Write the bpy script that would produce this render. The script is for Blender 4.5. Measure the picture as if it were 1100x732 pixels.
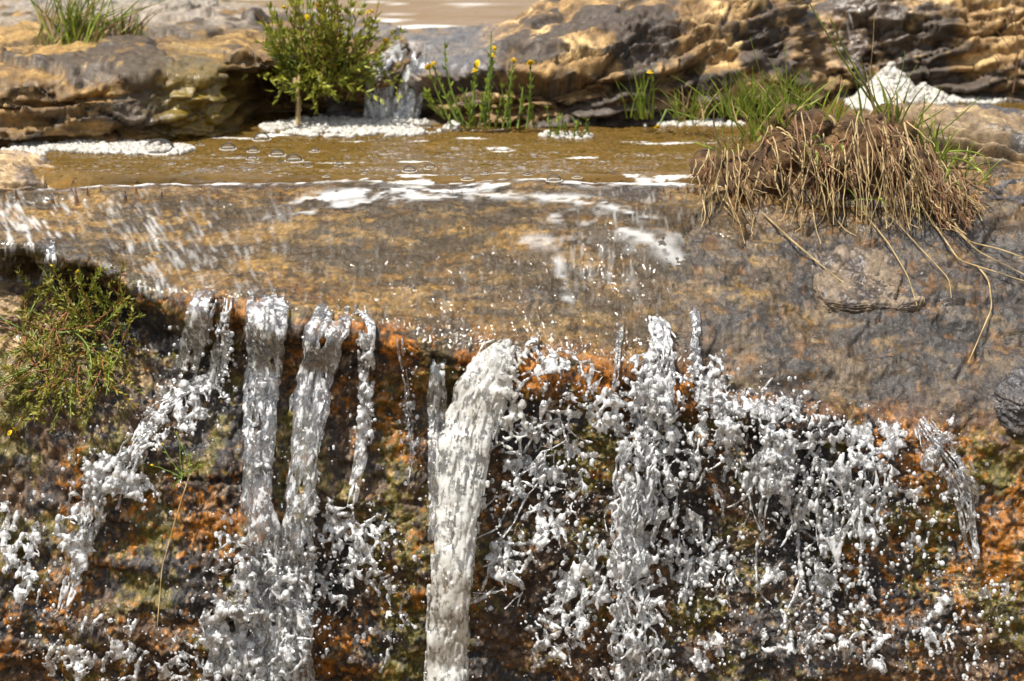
import bpy, math, random
import numpy as np
from mathutils import Vector
from mathutils.bvhtree import BVHTree

SC = bpy.context.scene
for o in list(bpy.data.objects):
    bpy.data.objects.remove(o, do_unlink=True)
COL = SC.collection
R = math.radians
rng = np.random.default_rng(7)
random.seed(7)

# ------------------------------------------------------------------ camera, sky, sun
PITCH, CAMH, CAMY, FOC = R(17.0), 0.74, -3.5, 63.0
cam = bpy.data.cameras.new('camera'); camo = bpy.data.objects.new('camera', cam); COL.objects.link(camo)
camo.location = (0, CAMY, CAMH); camo.rotation_euler = (R(90) - PITCH, 0, 0)
cam.lens = FOC; cam.sensor_width = 36; cam.clip_end = 2000; cam.clip_start = 0.05
cam.dof.use_dof = True; cam.dof.focus_distance = 3.22; cam.dof.aperture_fstop = 4.0
SC.camera = camo

SUN_DIR = Vector((-0.34, -0.22, 0.91)).normalized()     # towards the sun
sel = math.asin(SUN_DIR.z); saz = math.atan2(SUN_DIR.x, SUN_DIR.y)
W = bpy.data.worlds.new('World'); SC.world = W; W.use_nodes = True
wn, wl = W.node_tree.nodes, W.node_tree.links
wn.clear()
sky = wn.new('ShaderNodeTexSky'); sky.sky_type = 'NISHITA'; sky.sun_disc = False
sky.sun_elevation = sel; sky.sun_rotation = saz; sky.air_density = 1.0; sky.dust_density = 1.5
wtc = wn.new('ShaderNodeTexCoord')
wno = wn.new('ShaderNodeTexNoise'); wno.inputs['Scale'].default_value = 2.6; wno.inputs['Detail'].default_value = 7
wno.inputs['Roughness'].default_value = 0.6
wl.new(wtc.outputs['Generated'], wno.inputs['Vector'])
wra = wn.new('ShaderNodeMapRange'); wra.inputs['From Min'].default_value = 0.46; wra.inputs['From Max'].default_value = 0.60
wl.new(wno.outputs['Fac'], wra.inputs['Value'])
wmx = wn.new('ShaderNodeMix'); wmx.data_type = 'RGBA'
wl.new(wra.outputs['Result'], wmx.inputs['Factor'])
wl.new(sky.outputs['Color'], wmx.inputs[6]); wmx.inputs[7].default_value = (11.0, 11.0, 11.1, 1)
wbg = wn.new('ShaderNodeBackground'); wbg.inputs['Strength'].default_value = 0.08
wl.new(wmx.outputs[2], wbg.inputs['Color'])
wo = wn.new('ShaderNodeOutputWorld'); wl.new(wbg.outputs['Background'], wo.inputs['Surface'])

sl = bpy.data.lights.new('sun', 'SUN'); sl.energy = 5.0; sl.angle = R(0.5); sl.color = (1.0, 0.95, 0.87)
so = bpy.data.objects.new('sun', sl); COL.objects.link(so)
so.rotation_euler = SUN_DIR.to_track_quat('Z', 'Y').to_euler()
SC.view_settings.view_transform = 'Standard'; SC.view_settings.look = 'None'
SC.view_settings.exposure = 0.68; SC.view_settings.gamma = 1.0; SC.view_settings.use_curve_mapping = False
SC.cycles.max_bounces = 10; SC.cycles.transmission_bounces = 8; SC.cycles.transparent_max_bounces = 16
SC.cycles.glossy_bounces = 4; SC.cycles.diffuse_bounces = 3
SC.cycles.caustics_reflective = False; SC.cycles.caustics_refractive = True
SC.cycles.sample_clamp_indirect = 4.0; SC.cycles.blur_glossy = 0.3
SC.cycles.use_denoising = True

# ------------------------------------------------------------------ picture <-> place
cp, sp_ = math.cos(PITCH), math.sin(PITCH)
KX = 18.0 / FOC / 550.0
def ray(px, py):                      # direction per unit of forward depth
    u = (np.asarray(px, float) - 550) * KX; v = (366 - np.asarray(py, float)) * KX
    return u, cp + v * sp_, -sp_ + v * cp
def z_at(py, y):                      # height seen at photo row py when standing at depth y
    _, b, c = ray(550, py)
    return CAMH + (y - CAMY) * c / b
def x_at(px, py, y):
    a, b, c = ray(px, py)
    return (y - CAMY) * a / b
def on_level(px, py, z):
    a, b, c = ray(px, py); k = (z - CAMH) / c
    return np.array([k * a, CAMY + k * b, z + 0 * k])
def at(px, py, y):
    return np.array([x_at(px, py, y), y, z_at(py, y)])
def project(P):
    d = P - np.array([0, CAMY, CAMH])
    f = d[..., 1] * cp - d[..., 2] * sp_; u = d[..., 0] / f; v = (d[..., 1] * sp_ + d[..., 2] * cp) / f
    return 550 + u / KX, 366 - v / KX

# ------------------------------------------------------------------ noise
_perm = np.random.default_rng(3).permutation(1024).astype(np.int32)
_perm = np.concatenate([_perm, _perm, _perm])
_val = np.random.default_rng(4).random(1024).astype(np.float32) * 2 - 1
def vnoise(P):
    P = np.asarray(P, np.float32)
    i = np.floor(P); f = P - i; i = i.astype(np.int64) & 1023
    f = f * f * f * (f * (f * 6 - 15) + 10)
    x0, y0, z0 = i[..., 0], i[..., 1], i[..., 2]; x1, y1, z1 = (x0 + 1) & 1023, (y0 + 1) & 1023, (z0 + 1) & 1023
    def h(a, b, c): return _val[_perm[_perm[_perm[a] + b] + c] & 1023]
    fx, fy, fz = f[..., 0], f[..., 1], f[..., 2]
    a = h(x0, y0, z0) * (1 - fx) + h(x1, y0, z0) * fx; b = h(x0, y1, z0) * (1 - fx) + h(x1, y1, z0) * fx
    c = h(x0, y0, z1) * (1 - fx) + h(x1, y0, z1) * fx; d = h(x0, y1, z1) * (1 - fx) + h(x1, y1, z1) * fx
    return (a * (1 - fy) + b * fy) * (1 - fz) + (c * (1 - fy) + d * fy) * fz
def fbm(P, scale, octv=4, rough=0.5, seed=0.0, st=(1, 1, 1)):
    Q = np.asarray(P, np.float32) * (np.array(st, np.float32) * scale) + seed * 17.31 + 300
    out = 0; amp = 1; tot = 0
    for k in range(octv):
        out = out + amp * vnoise(Q); tot += amp; amp *= rough; Q = Q * 2.03 + 11.7
    return out / tot
def ridged(P, scale, octv=3, seed=0.0, st=(1, 1, 1)):
    Q = np.asarray(P, np.float32) * (np.array(st, np.float32) * scale) + seed * 9.7 + 300
    out = 0; amp = 1; tot = 0
    for k in range(octv):
        out = out + amp * (1 - np.abs(vnoise(Q)) * 2.2); tot += amp; amp *= .5; Q = Q * 2.1 + 5.1
    return out / tot
def cells(P, scale, seed=0.0, st=(1, 1, 1)):           # worley: distance to edge, random value of the cell
    Q = np.asarray(P, np.float32) * (np.array(st, np.float32) * scale) + seed * 7.77 + 300
    i = np.floor(Q).astype(np.int64)
    d1 = np.full(Q.shape[:-1], 9., np.float32); d2 = d1.copy(); cid = np.zeros(Q.shape[:-1], np.float32)
    for a in (-1, 0, 1):
        for b in (-1, 0, 1):
            for c in (-1, 0, 1):
                j = i + np.array([a, b, c]); m = j & 1023
                hh = _perm[_perm[_perm[m[..., 0]] + m[..., 1]] + m[..., 2]] & 1023
                pt = j + 0.5 + 0.42 * np.stack([_val[hh], _val[(hh + 331) & 1023], _val[(hh + 717) & 1023]], -1)
                d = ((Q - pt) ** 2).sum(-1)
                near = d < d1
                d2 = np.where(near, d1, np.minimum(d2, d)); cid = np.where(near, _val[(hh + 97) & 1023], cid); d1 = np.where(near, d, d1)
    return np.sqrt(d2) - np.sqrt(d1), cid
def facets(P, scale, seed=0.0, st=(1, 1, 1)):          # cells whose faces each tilt their own way
    Q = np.asarray(P, np.float32) * (np.array(st, np.float32) * scale) + seed * 7.77 + 300
    e, c_ = cells(P, scale, seed, st)
    t1 = np.sin(c_ * 91.7); t2 = np.cos(c_ * 57.3); f = np.sin(c_ * 33.1)
    return e, c_, c_ + .55 * (t1 * np.sin(Q[..., 0] * 2.2 + c_ * 40) + t2 * np.sin(Q[..., 2] * 2.2 + c_ * 70))
def sst(a, b, x):
    t = np.clip((x - a) / (b - a), 0, 1); return t * t * (3 - 2 * t)
def lerp(a, b, t): return a + (b - a) * t
def mixc(c, new, m):
    return c * (1 - m[..., None]) + np.array(new, np.float32) * m[..., None]

# ------------------------------------------------------------------ meshes
def tag(o, label=None, cat=None, group=None, kind=None):
    if label: o['label'] = label
    if cat: o['category'] = cat
    if group: o['group'] = group
    if kind: o['kind'] = kind
    return o
def link(name, me, mat=None, parent=None):
    o = bpy.data.objects.new(name, me); COL.objects.link(o)
    if mat: me.materials.append(mat)
    if parent: o.parent = parent; o.matrix_parent_inverse.identity()
    return o
def mesh_np(name, V, F, smooth=True, attrs=None):
    me = bpy.data.meshes.new(name)
    V = np.ascontiguousarray(V, np.float32).reshape(-1, 3); F = np.ascontiguousarray(F, np.int32)
    k = F.shape[1]
    me.vertices.add(len(V)); me.vertices.foreach_set('co', V.ravel())
    me.loops.add(F.size); me.loops.foreach_set('vertex_index', F.ravel())
    me.polygons.add(len(F)); me.polygons.foreach_set('loop_start', np.arange(0, F.size, k, dtype=np.int32))
    me.update(calc_edges=True)
    if smooth: me.polygons.foreach_set('use_smooth', np.ones(len(F), bool))
    for n, a in (attrs or {}).items():
        a = np.ascontiguousarray(a, np.float32)
        if a.ndim == 2:
            at_ = me.color_attributes.new(n, 'FLOAT_COLOR', 'POINT')
            at_.data.foreach_set('color', np.concatenate([a, np.ones((len(a), 1), np.float32)], 1).ravel())
        else:
            at_ = me.attributes.new(n, 'FLOAT', 'POINT'); at_.data.foreach_set('value', a)
    me.validate(); return me
def grid_faces(nr, nc):
    i = np.arange(nr * nc).reshape(nr, nc)
    return np.stack([i[:-1, :-1], i[:-1, 1:], i[1:, 1:], i[1:, :-1]], -1).reshape(-1, 4)
def grid_normals(P):
    du = np.gradient(P, axis=1); dv = np.gradient(P, axis=0)
    n = np.cross(du, dv); return n / np.maximum(np.linalg.norm(n, axis=-1, keepdims=True), 1e-9)
def empty(name, loc):
    o = bpy.data.objects.new(name, None); COL.objects.link(o); o.location = loc; o.empty_display_size = .05; return o
def local(V, root): return np.asarray(V, np.float32) - np.array(root.location, np.float32)

# ------------------------------------------------------------------ materials
def newmat(name):
    m = bpy.data.materials.new(name); m.use_nodes = True; nt = m.node_tree; nt.nodes.clear(); return m, nt.nodes, nt.links
def N(nodes, typ, **kw):
    n = nodes.new(typ)
    for k, v in kw.items():
        if k in n.inputs: n.inputs[k].default_value = v
        else: setattr(n, k, v)
    return n
def rock_mat(name, bump=1.0, wetr=(0.75, 0.16), grain=90.0, spec=0.5):
    m, n, l = newmat(name)
    at_ = N(n, 'ShaderNodeAttribute', attribute_name='col'); aw = N(n, 'ShaderNodeAttribute', attribute_name='wet')
    tc = N(n, 'ShaderNodeTexCoord')
    n1 = N(n, 'ShaderNodeTexNoise', Scale=grain, Detail=6.0, Roughness=.65)
    n2 = N(n, 'ShaderNodeTexNoise', Scale=grain * 3.3, Detail=4.0, Roughness=.7)
    vo = N(n, 'ShaderNodeTexVoronoi', Scale=grain * 1.25)
    for t in (n1, n2, vo): l.new(tc.outputs['Object'], t.inputs['Vector'])
    mr = N(n, 'ShaderNodeMapRange'); mr.inputs['From Min'].default_value = .25; mr.inputs['From Max'].default_value = .75
    mr.inputs['To Min'].default_value = .45; mr.inputs['To Max'].default_value = 1.6
    l.new(n1.outputs['Fac'], mr.inputs['Value'])
    mr2 = N(n, 'ShaderNodeMapRange'); mr2.inputs['From Min'].default_value = .25; mr2.inputs['From Max'].default_value = .75
    mr2.inputs['To Min'].default_value = .6; mr2.inputs['To Max'].default_value = 1.4
    l.new(n2.outputs['Fac'], mr2.inputs['Value'])
    mu = N(n, 'ShaderNodeMath', operation='MULTIPLY'); l.new(mr.outputs[0], mu.inputs[0]); l.new(mr2.outputs[0], mu.inputs[1])
    vm = N(n, 'ShaderNodeVectorMath', operation='SCALE'); l.new(at_.outputs['Color'], vm.inputs[0]); l.new(mu.outputs[0], vm.inputs['Scale'])
    rr = N(n, 'ShaderNodeMapRange'); rr.inputs['To Min'].default_value = wetr[0]; rr.inputs['To Max'].default_value = wetr[1]
    l.new(aw.outputs['Fac'], rr.inputs['Value'])
    ra = N(n, 'ShaderNodeMath', operation='MULTIPLY'); l.new(rr.outputs[0], ra.inputs[0]); l.new(mr2.outputs[0], ra.inputs[1])
    b1 = N(n, 'ShaderNodeBump', Strength=.9 * bump, Distance=.004); l.new(n1.outputs['Fac'], b1.inputs['Height'])
    b2 = N(n, 'ShaderNodeBump', Strength=.7 * bump, Distance=.0018); l.new(n2.outputs['Fac'], b2.inputs['Height']); l.new(b1.outputs[0], b2.inputs['Normal'])
    p = N(n, 'ShaderNodeBsdfPrincipled'); p.inputs['Specular IOR Level'].default_value = spec
    l.new(vm.outputs[0], p.inputs['Base Color']); l.new(ra.outputs[0], p.inputs['Roughness']); l.new(b2.outputs[0], p.inputs['Normal'])
    # the wet skin: a clear coat whose own ripples catch the sun
    b3 = N(n, 'ShaderNodeBump', Strength=.32 * bump, Distance=.004); l.new(vo.outputs['Distance'], b3.inputs['Height']); l.new(b1.outputs[0], b3.inputs['Normal'])
    cwt = N(n, 'ShaderNodeMath', operation='MULTIPLY'); cwt.inputs[1].default_value = .75; l.new(aw.outputs['Fac'], cwt.inputs[0]); l.new(cwt.outputs[0], p.inputs['Coat Weight']); p.inputs['Coat Roughness'].default_value = .14; p.inputs['Coat IOR'].default_value = 1.36
    l.new(b3.outputs[0], p.inputs['Coat Normal'])
    o = N(n, 'ShaderNodeOutputMaterial'); l.new(p.outputs[0], o.inputs['Surface'])
    return m
def plain_mat(name, col, rough=.6, var=.35, scale=40., trans=0.0, spec=.4, hue=None):
    m, n, l = newmat(name)
    tc = N(n, 'ShaderNodeTexCoord'); no = N(n, 'ShaderNodeTexNoise', Scale=scale, Detail=3.0); l.new(tc.outputs['Object'], no.inputs['Vector'])
    cr = N(n, 'ShaderNodeValToRGB'); cr.color_ramp.elements[0].position = .3; cr.color_ramp.elements[1].position = .7
    c = np.array(col); c2 = np.array(hue if hue is not None else col)
    cr.color_ramp.elements[0].color = (*np.clip(c * (1 - var), 0, 1), 1); cr.color_ramp.elements[1].color = (*np.clip(c2 * (1 + var), 0, 1), 1)
    l.new(no.outputs['Fac'], cr.inputs['Fac'])
    p = N(n, 'ShaderNodeBsdfPrincipled', Roughness=rough); p.inputs['Specular IOR Level'].default_value = spec
    l.new(cr.outputs['Color'], p.inputs['Base Color'])
    o = N(n, 'ShaderNodeOutputMaterial')
    if trans > 0:
        t = N(n, 'ShaderNodeBsdfTranslucent'); l.new(cr.outputs['Color'], t.inputs['Color'])
        mx = N(n, 'ShaderNodeMixShader', Fac=trans); l.new(p.outputs[0], mx.inputs[1]); l.new(t.outputs[0], mx.inputs[2]); l.new(mx.outputs[0], o.inputs['Surface'])
    else: l.new(p.outputs[0], o.inputs['Surface'])
    return m
def sheet_water(name, murk, murkcol, bump_specs, tint=(.93, .9, .82), rough=.04, foamcol=(.82, .82, .80)):
    """clear water lying on a bed: reflection by Fresnel, the rest seen through, silt and foam from attributes"""
    m, n, l = newmat(name)
    tc = N(n, 'ShaderNodeTexCoord'); prev = None
    for (scale, st, strength, dist) in bump_specs:
        mp = N(n, 'ShaderNodeMapping'); mp.inputs['Scale'].default_value = st; l.new(tc.outputs['Object'], mp.inputs['Vector'])
        no = N(n, 'ShaderNodeTexNoise', Scale=scale, Detail=3.0, Roughness=.55, Distortion=.4); l.new(mp.outputs[0], no.inputs['Vector'])
        b = N(n, 'ShaderNodeBump', Strength=strength, Distance=dist); l.new(no.outputs['Fac'], b.inputs['Height'])
        if prev: l.new(prev.outputs[0], b.inputs['Normal'])
        prev = b
    fr = N(n, 'ShaderNodeFresnel', IOR=1.333); l.new(prev.outputs[0], fr.inputs['Normal'])
    gl = N(n, 'ShaderNodeBsdfGlossy', Roughness=rough); l.new(prev.outputs[0], gl.inputs['Normal'])
    tr = N(n, 'ShaderNodeBsdfTransparent'); tr.inputs['Color'].default_value = (*tint, 1)
    df = N(n, 'ShaderNodeBsdfDiffuse'); df.inputs['Color'].default_value = (*murkcol, 1)
    ad = N(n, 'ShaderNodeAttribute', attribute_name='deep'); mk = N(n, 'ShaderNodeMath', operation='MULTIPLY'); l.new(ad.outputs['Fac'], mk.inputs[0]); mk.inputs[1].default_value = murk
    m1 = N(n, 'ShaderNodeMixShader'); l.new(mk.outputs[0], m1.inputs[0]); l.new(tr.outputs[0], m1.inputs[1]); l.new(df.outputs[0], m1.inputs[2])
    fo = N(n, 'ShaderNodeBsdfDiffuse'); fo.inputs['Color'].default_value = (*foamcol, 1)
    af = N(n, 'ShaderNodeAttribute', attribute_name='foam')
    m2 = N(n, 'ShaderNodeMixShader'); l.new(fr.outputs[0], m2.inputs[0]); l.new(m1.outputs[0], m2.inputs[1]); l.new(gl.outputs[0], m2.inputs[2])
    m3 = N(n, 'ShaderNodeMixShader'); l.new(af.outputs['Fac'], m3.inputs[0]); l.new(m2.outputs[0], m3.inputs[1]); l.new(fo.outputs[0], m3.inputs[2])
    o = N(n, 'ShaderNodeOutputMaterial'); l.new(m3.outputs[0], o.inputs['Surface'])
    return m
def jet_water(name, white, col=(.95, .95, .94), wscale=80., rough=.02, bump=.42, top=.87):
    """falling water: glass with a share of white air bubbles in it"""
    m, n, l = newmat(name)
    tc = N(n, 'ShaderNodeTexCoord')
    mp = N(n, 'ShaderNodeMapping'); mp.inputs['Scale'].default_value = (1, 1, .5); l.new(tc.outputs['Object'], mp.inputs['Vector'])
    no = N(n, 'ShaderNodeTexNoise', Scale=wscale, Detail=5.0, Roughness=.65); l.new(mp.outputs[0], no.inputs['Vector'])
    nb = N(n, 'ShaderNodeTexNoise', Scale=120., Detail=3.0, Roughness=.6); l.new(mp.outputs[0], nb.inputs['Vector'])
    b0 = N(n, 'ShaderNodeBump', Strength=bump, Distance=.004); l.new(nb.outputs['Fac'], b0.inputs['Height'])
    nf = N(n, 'ShaderNodeTexNoise', Scale=330., Detail=2.0); l.new(mp.outputs[0], nf.inputs['Vector'])
    b = N(n, 'ShaderNodeBump', Strength=bump, Distance=.0012); l.new(nf.outputs['Fac'], b.inputs['Height']); l.new(b0.outputs[0], b.inputs['Normal'])
    mr = N(n, 'ShaderNodeMapRange'); mr.inputs['From Min'].default_value = .66 - .36 * white - .035; mr.inputs['From Max'].default_value = .66 - .36 * white + .045
    mr.inputs['To Min'].default_value = .07; mr.inputs['To Max'].default_value = top
    l.new(no.outputs['Fac'], mr.inputs['Value'])
    g = N(n, 'ShaderNodeBsdfGlass', Roughness=rough, IOR=1.333); l.new(b.outputs[0], g.inputs['Normal'])
    t0 = N(n, 'ShaderNodeBsdfTransparent'); t0.inputs['Color'].default_value = (.97, .97, .96, 1)
    mg = N(n, 'ShaderNodeMixShader', Fac=.46); l.new(g.outputs[0], mg.inputs[1]); l.new(t0.outputs[0], mg.inputs[2])
    p = N(n, 'ShaderNodeBsdfPrincipled', Roughness=.10); p.inputs['Base Color'].default_value = (*col, 1)
    p.inputs['Coat Weight'].default_value = .8; p.inputs['Coat Roughness'].default_value = .04; l.new(b.outputs[0], p.inputs['Coat Normal'])
    t = N(n, 'ShaderNodeBsdfTranslucent'); t.inputs['Color'].default_value = (*col, 1)
    mw = N(n, 'ShaderNodeMixShader', Fac=.45); l.new(p.outputs[0], mw.inputs[1]); l.new(t.outputs[0], mw.inputs[2])
    mx = N(n, 'ShaderNodeMixShader'); l.new(mr.outputs[0], mx.inputs[0]); l.new(mg.outputs[0], mx.inputs[1]); l.new(mw.outputs[0], mx.inputs[2])
    # sun glints off the skin of the water
    gg = N(n, 'ShaderNodeBsdfGlossy', Roughness=.13); l.new(b.outputs[0], gg.inputs['Normal'])
    fr = N(n, 'ShaderNodeFresnel', IOR=1.62); l.new(b.outputs[0], fr.inputs['Normal'])
    m2 = N(n, 'ShaderNodeMixShader'); l.new(fr.outputs[0], m2.inputs[0]); l.new(mx.outputs[0], m2.inputs[1]); l.new(gg.outputs[0], m2.inputs[2])
    o = N(n, 'ShaderNodeOutputMaterial'); l.new(m2.outputs[0], o.inputs['Surface'])
    return m

M_ledge = rock_mat('wet_ledge_rock', 1.0, (.6, .28), 130., .22)
M_bank = rock_mat('bank_rock', 1.0, (.8, .25), 55.)
M_film = sheet_water('flowing_water', .03, (.3, .22, .13),
                     [(34., (1.6, .35, .35), .3, .006), (60., (1.2, .6, .6), .8, .007)], rough=.09)
M_pool = sheet_water('pool_water', .46, (.25, .15, .036), [(10., (.6, 1.6, 1), .35, .02), (38., (.6, 1.5, 1), .4, .007)], tint=(.78, .62, .36), rough=.03)
M_upper = sheet_water('upper_stream_water', .85, (.30, .19, .085), [(8., (.5, 1.5, 1), .3, .02), (30., (.6, 1.5, 1), .3, .006)], tint=(.7, .55, .35), rough=.06)
M_clear = jet_water('clear_falling_water', .31)
M_white = jet_water('white_falling_water', .47)
M_cream = jet_water('aerated_falling_water', .57, (.97, .95, .88), top=.76, bump=.55)
M_foam = plain_mat('foam', (.44, .40, .33), .35, .3, 160., .3, hue=(.62, .60, .55))
M_grass = plain_mat('green_grass', (.13, .22, .025), .45, .5, 30., .35, hue=(.22, .27, .04))
M_leaf = plain_mat('green_leaves', (.12, .20, .02), .45, .5, 60., .35, hue=(.22, .26, .03))
M_olive = plain_mat('olive_leaves', (.15, .17, .018), .5, .5, 60., .3, hue=(.24, .22, .03))
M_stem = plain_mat('green_stem', (.15, .22, .04), .5, .4, 30., .2)
M_red = plain_mat('russet_stem', (.20, .075, .03), .6, .4, 30., .1)
M_straw = plain_mat('dry_straw', (.30, .20, .085), .6, .5, 30., .2, hue=(.42, .31, .15))
M_root = plain_mat('brown_root', (.16, .085, .04), .7, .5, 40., .05)
M_yel = plain_mat('yellow_petal', (.72, .50, .015), .5, .2, 200., .3)
M_soil = rock_mat('root_soil', 1.2, (.95, .5), 60., .3)
M_ground = rock_mat('ground_soil', .6, (.95, .5), 4.)

# ------------------------------------------------------------------ rock sheets from profiles
def catmull(P, n):                                    # P: (k, ..., 2) -> n samples, roughly even in arc length
    k = P.shape[0]; seg = np.linalg.norm(np.diff(P.mean(1), axis=0), axis=-1); s = np.concatenate([[0], np.cumsum(seg)])
    out = np.empty((n,) + P.shape[1:], np.float32)
    E = np.concatenate([2 * P[:1] - P[1:2], P, 2 * P[-1:] - P[-2:-1]])
    for a, t in enumerate(np.linspace(0, s[-1] * .999999, n)):
        i = min(np.searchsorted(s, t, 'right') - 1, k - 2); f = (t - s[i]) / seg[i]
        p0, p1, p2, p3 = E[i], E[i + 1], E[i + 2], E[i + 3]
        h = .5 * ((2 * p1) + (p2 - p0) * f + (2 * p0 - 5 * p1 + 4 * p2 - p3) * f * f + (3 * p1 - p0 - 3 * p2 + p3) * f ** 3)
        lin = p1 + (p2 - p1) * f
        out[a] = .75 * h + .25 * lin
    return out
def profile_sheet(keys, xs, nrows, depth=3.2):
    """keys: {photo column: [(y, z), ...]} -> grid of points (rows down the profile, columns along x)"""
    pk = sorted(keys); kx = np.array([(p - 550) * KX * depth for p in pk])
    A = np.array([keys[p] for p in pk], np.float32)                         # (cols, pts, 2)
    B = np.empty((len(xs), A.shape[1], 2), np.float32)
    i = np.clip(np.searchsorted(kx, xs, 'right') - 1, 0, len(pk) - 2); t = np.clip((xs - kx[i]) / (kx[i + 1] - kx[i]), 0, 1)
    t = (t * t * (3 - 2 * t) * .6 + t * .4)[:, None, None]
    B = A[i] * (1 - t) + A[i + 1] * t
    C = catmull(np.swapaxes(B, 0, 1), nrows)                                # (rows, cols, 2)
    P = np.empty((nrows, len(xs), 3), np.float32); P[..., 0] = xs[None]; P[..., 1:] = C
    return P
def xaxis(x0, a, b, x1, fine, coarse):
    return np.concatenate([np.linspace(x0, a, max(2, int((a - x0) / coarse)), endpoint=False), np.linspace(a, b, int((b - a) / fine)), np.linspace(b, x1, max(2, int((x1 - b) / coarse)))[1:]])

def K(pairs): return [(y, z_at(py, y)) for py, y in pairs]
pre = [(1.30, -.14), (.55, -.10), (.22, -.055)]
post = lambda y: [(y - .04, -1.05), (y - .25, -1.30)]
LEDGE = {
    -700: pre + K([(210, .0), (235, -.06), (262, -.14), (285, -.2), (330, -.13), (430, -.28), (640, -.42)]) + post(-.42),
    0:   pre + K([(207, .0), (226, -.06), (248, -.14), (268, -.2), (302, -.12), (425, -.30), (640, -.44)]) + post(-.44),
    70:  pre + K([(203, .0), (228, -.08), (258, -.17), (283, -.24), (325, -.17), (440, -.35), (640, -.46)]) + post(-.46),
    150: pre + K([(200, .0), (235, -.10), (282, -.22), (318, -.30), (362, -.24), (480, -.38), (640, -.46)]) + post(-.46),
    230: pre + K([(199, .0), (235, -.12), (290, -.26), (328, -.34), (380, -.30), (500, -.40), (650, -.47)]) + post(-.47),
    330: pre + K([(199, .0), (236, -.14), (302, -.30), (342, -.38), (400, -.34), (520, -.41), (660, -.48)]) + post(-.48),
    500: pre + K([(198, .0), (238, -.15), (328, -.33), (384, -.42), (440, -.40), (540, -.45), (660, -.51)]) + post(-.51),
    700: pre + K([(198, .0), (240, -.15), (338, -.34), (408, -.44), (465, -.44), (560, -.49), (670, -.55)]) + post(-.55),
    800: pre + K([(196, .02), (245, -.14), (348, -.33), (428, -.45), (478, -.465), (570, -.51), (675, -.57)]) + post(-.57),
    900: pre + K([(186, .04), (255, -.13), (360, -.32), (446, -.46), (492, -.49), (580, -.53), (680, -.59)]) + post(-.59),
    1100: pre + K([(176, .06), (262, -.12), (372, -.31), (460, -.47), (508, -.505), (595, -.55), (690, -.61)]) + post(-.61),
    1800: pre + K([(170, .06), (262, -.12), (380, -.31), (466, -.47), (515, -.505), (600, -.55), (690, -.61)]) + post(-.61),
}
xs = xaxis(-2.3, -1.05, 1.05, 2.3, .0023, .012)
LB = profile_sheet(LEDGE, xs, 820)
Nn = grid_normals(LB)
if Nn[400, 500, 1] > 0 or Nn[200, 500, 2] < 0: Nn = -Nn
px0, py0 = project(LB)
upness = np.clip(Nn[..., 2], 0, 1)
colz = np.interp(px0[0:1] * 0 + xs[None], [(p - 550) * KX * 3.2 for p in sorted(LEDGE)], [LEDGE[p][6][1] for p in sorted(LEDGE)])   # brow height
browd = LB[..., 2] - colz                              # >0 on the slab
slab = sst(-.02, .035, browd)
rightness = sst(680, 800, px0)
warp = fbm(LB, 5, 3, seed=1)[..., None] * .06
face_amp = 1 - slab
strat = (LB[..., 2] * 1.0 + LB[..., 0] * .10 + fbm(LB, 3.5, 3, seed=9) * .05) * 15
stf = strat - np.floor(strat)
terr = (sst(.0, .75, stf) - sst(.8, 1., stf))
ce, cid = cells(LB + warp, 9, 2, (1, 1, 1.7))
disp = face_amp * (fbm(LB, 4.5, 4, seed=2) * .050 + terr * .008 + cid * .008 - (1 - sst(0, .09, ce)) * .003 * sst(-.1, .3, fbm(LB, 5, 2, seed=14))
                   + fbm(LB, 22, 5, .65, seed=3) * .018 + fbm(LB, 70, 3, .65, seed=5) * .006)
ce2, cid2 = cells(LB + warp * .6, 14, 4, (.6, 1, 1.5))
disp += slab * (fbm(LB, 6, 3, seed=6) * .012 + fbm(LB, 26, 5, .68, seed=7, st=(.7, 1, 1)) * .0075 + ridged(LB, 55, 3, seed=18, st=(.5, 1, 1.3)) * .0022 + (1 - sst(0, .05, ce2)) * -.0015 * fbm(LB, 8, 2, seed=8)
                + rightness * (fbm(LB, 18, 5, .65, seed=11, st=(.45, 1, 1.6)) * .016 + cid2 * .006 + fbm(LB, 5, 3, seed=16) * .022 + terr * .008 * sst(850, 1000, px0)))
disp += fbm(LB, 110, 3, .6, seed=12) * (.0016 + .0014 * face_amp)
lipfade = sst(.06, -.03, LB[..., 1])
disp = disp * (0.25 + .75 * lipfade)
LP = LB + Nn * disp[..., None]
# colours of the stone, lichen and iron stain, plus painted undercut shade
nA = fbm(LP, 7, 4, .55, seed=21); nB = fbm(LP, 16, 4, .6, seed=22, st=(.45, 1, 1)); nC = fbm(LP, 34, 4, .65, seed=23); nD = fbm(LP, 11, 4, .6, seed=24)
nE = fbm(LP, 90, 3, .65, seed=25); nF = fbm(LP, 130, 2, .7, seed=26); nG = fbm(LP, 60, 4, .7, seed=27); nH = fbm(LP, 5, 3, .5, seed=28)
c = np.zeros(LP.shape, np.float32); c[:] = (.14, .078, .022)
c = mixc(c, (.22, .135, .036), sst(.0, .3, nB + .5 * nE))
c = mixc(c, (.045, .038, .032), sst(.0, .28, nA + .6 * nC + .4 * nE) * .9)
c = mixc(c, (.050, .030, .015), sst(.02, .3, nD + .4 * nE + .3 * nB) * .8)
nS = fbm(LP, 24, 5, .65, seed=29, st=(.35, 1.0, 1.3)); nT = fbm(LP, 75, 3, .65, seed=30, st=(.5, 1, 1.3))
c = mixc(c, (.040, .028, .018), sst(.06, .20, nS + .45 * nT) * .9); c = mixc(c, (.32, .195, .055), sst(.06, .32, -nS + .5 * nT) * .7)
c = mixc(c, (.075, .066, .056), sst(.18, .36, nT - .5 * nS + .3 * nA) * .45)
rgrey = rightness * sst(190, 250, py0)
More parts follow.
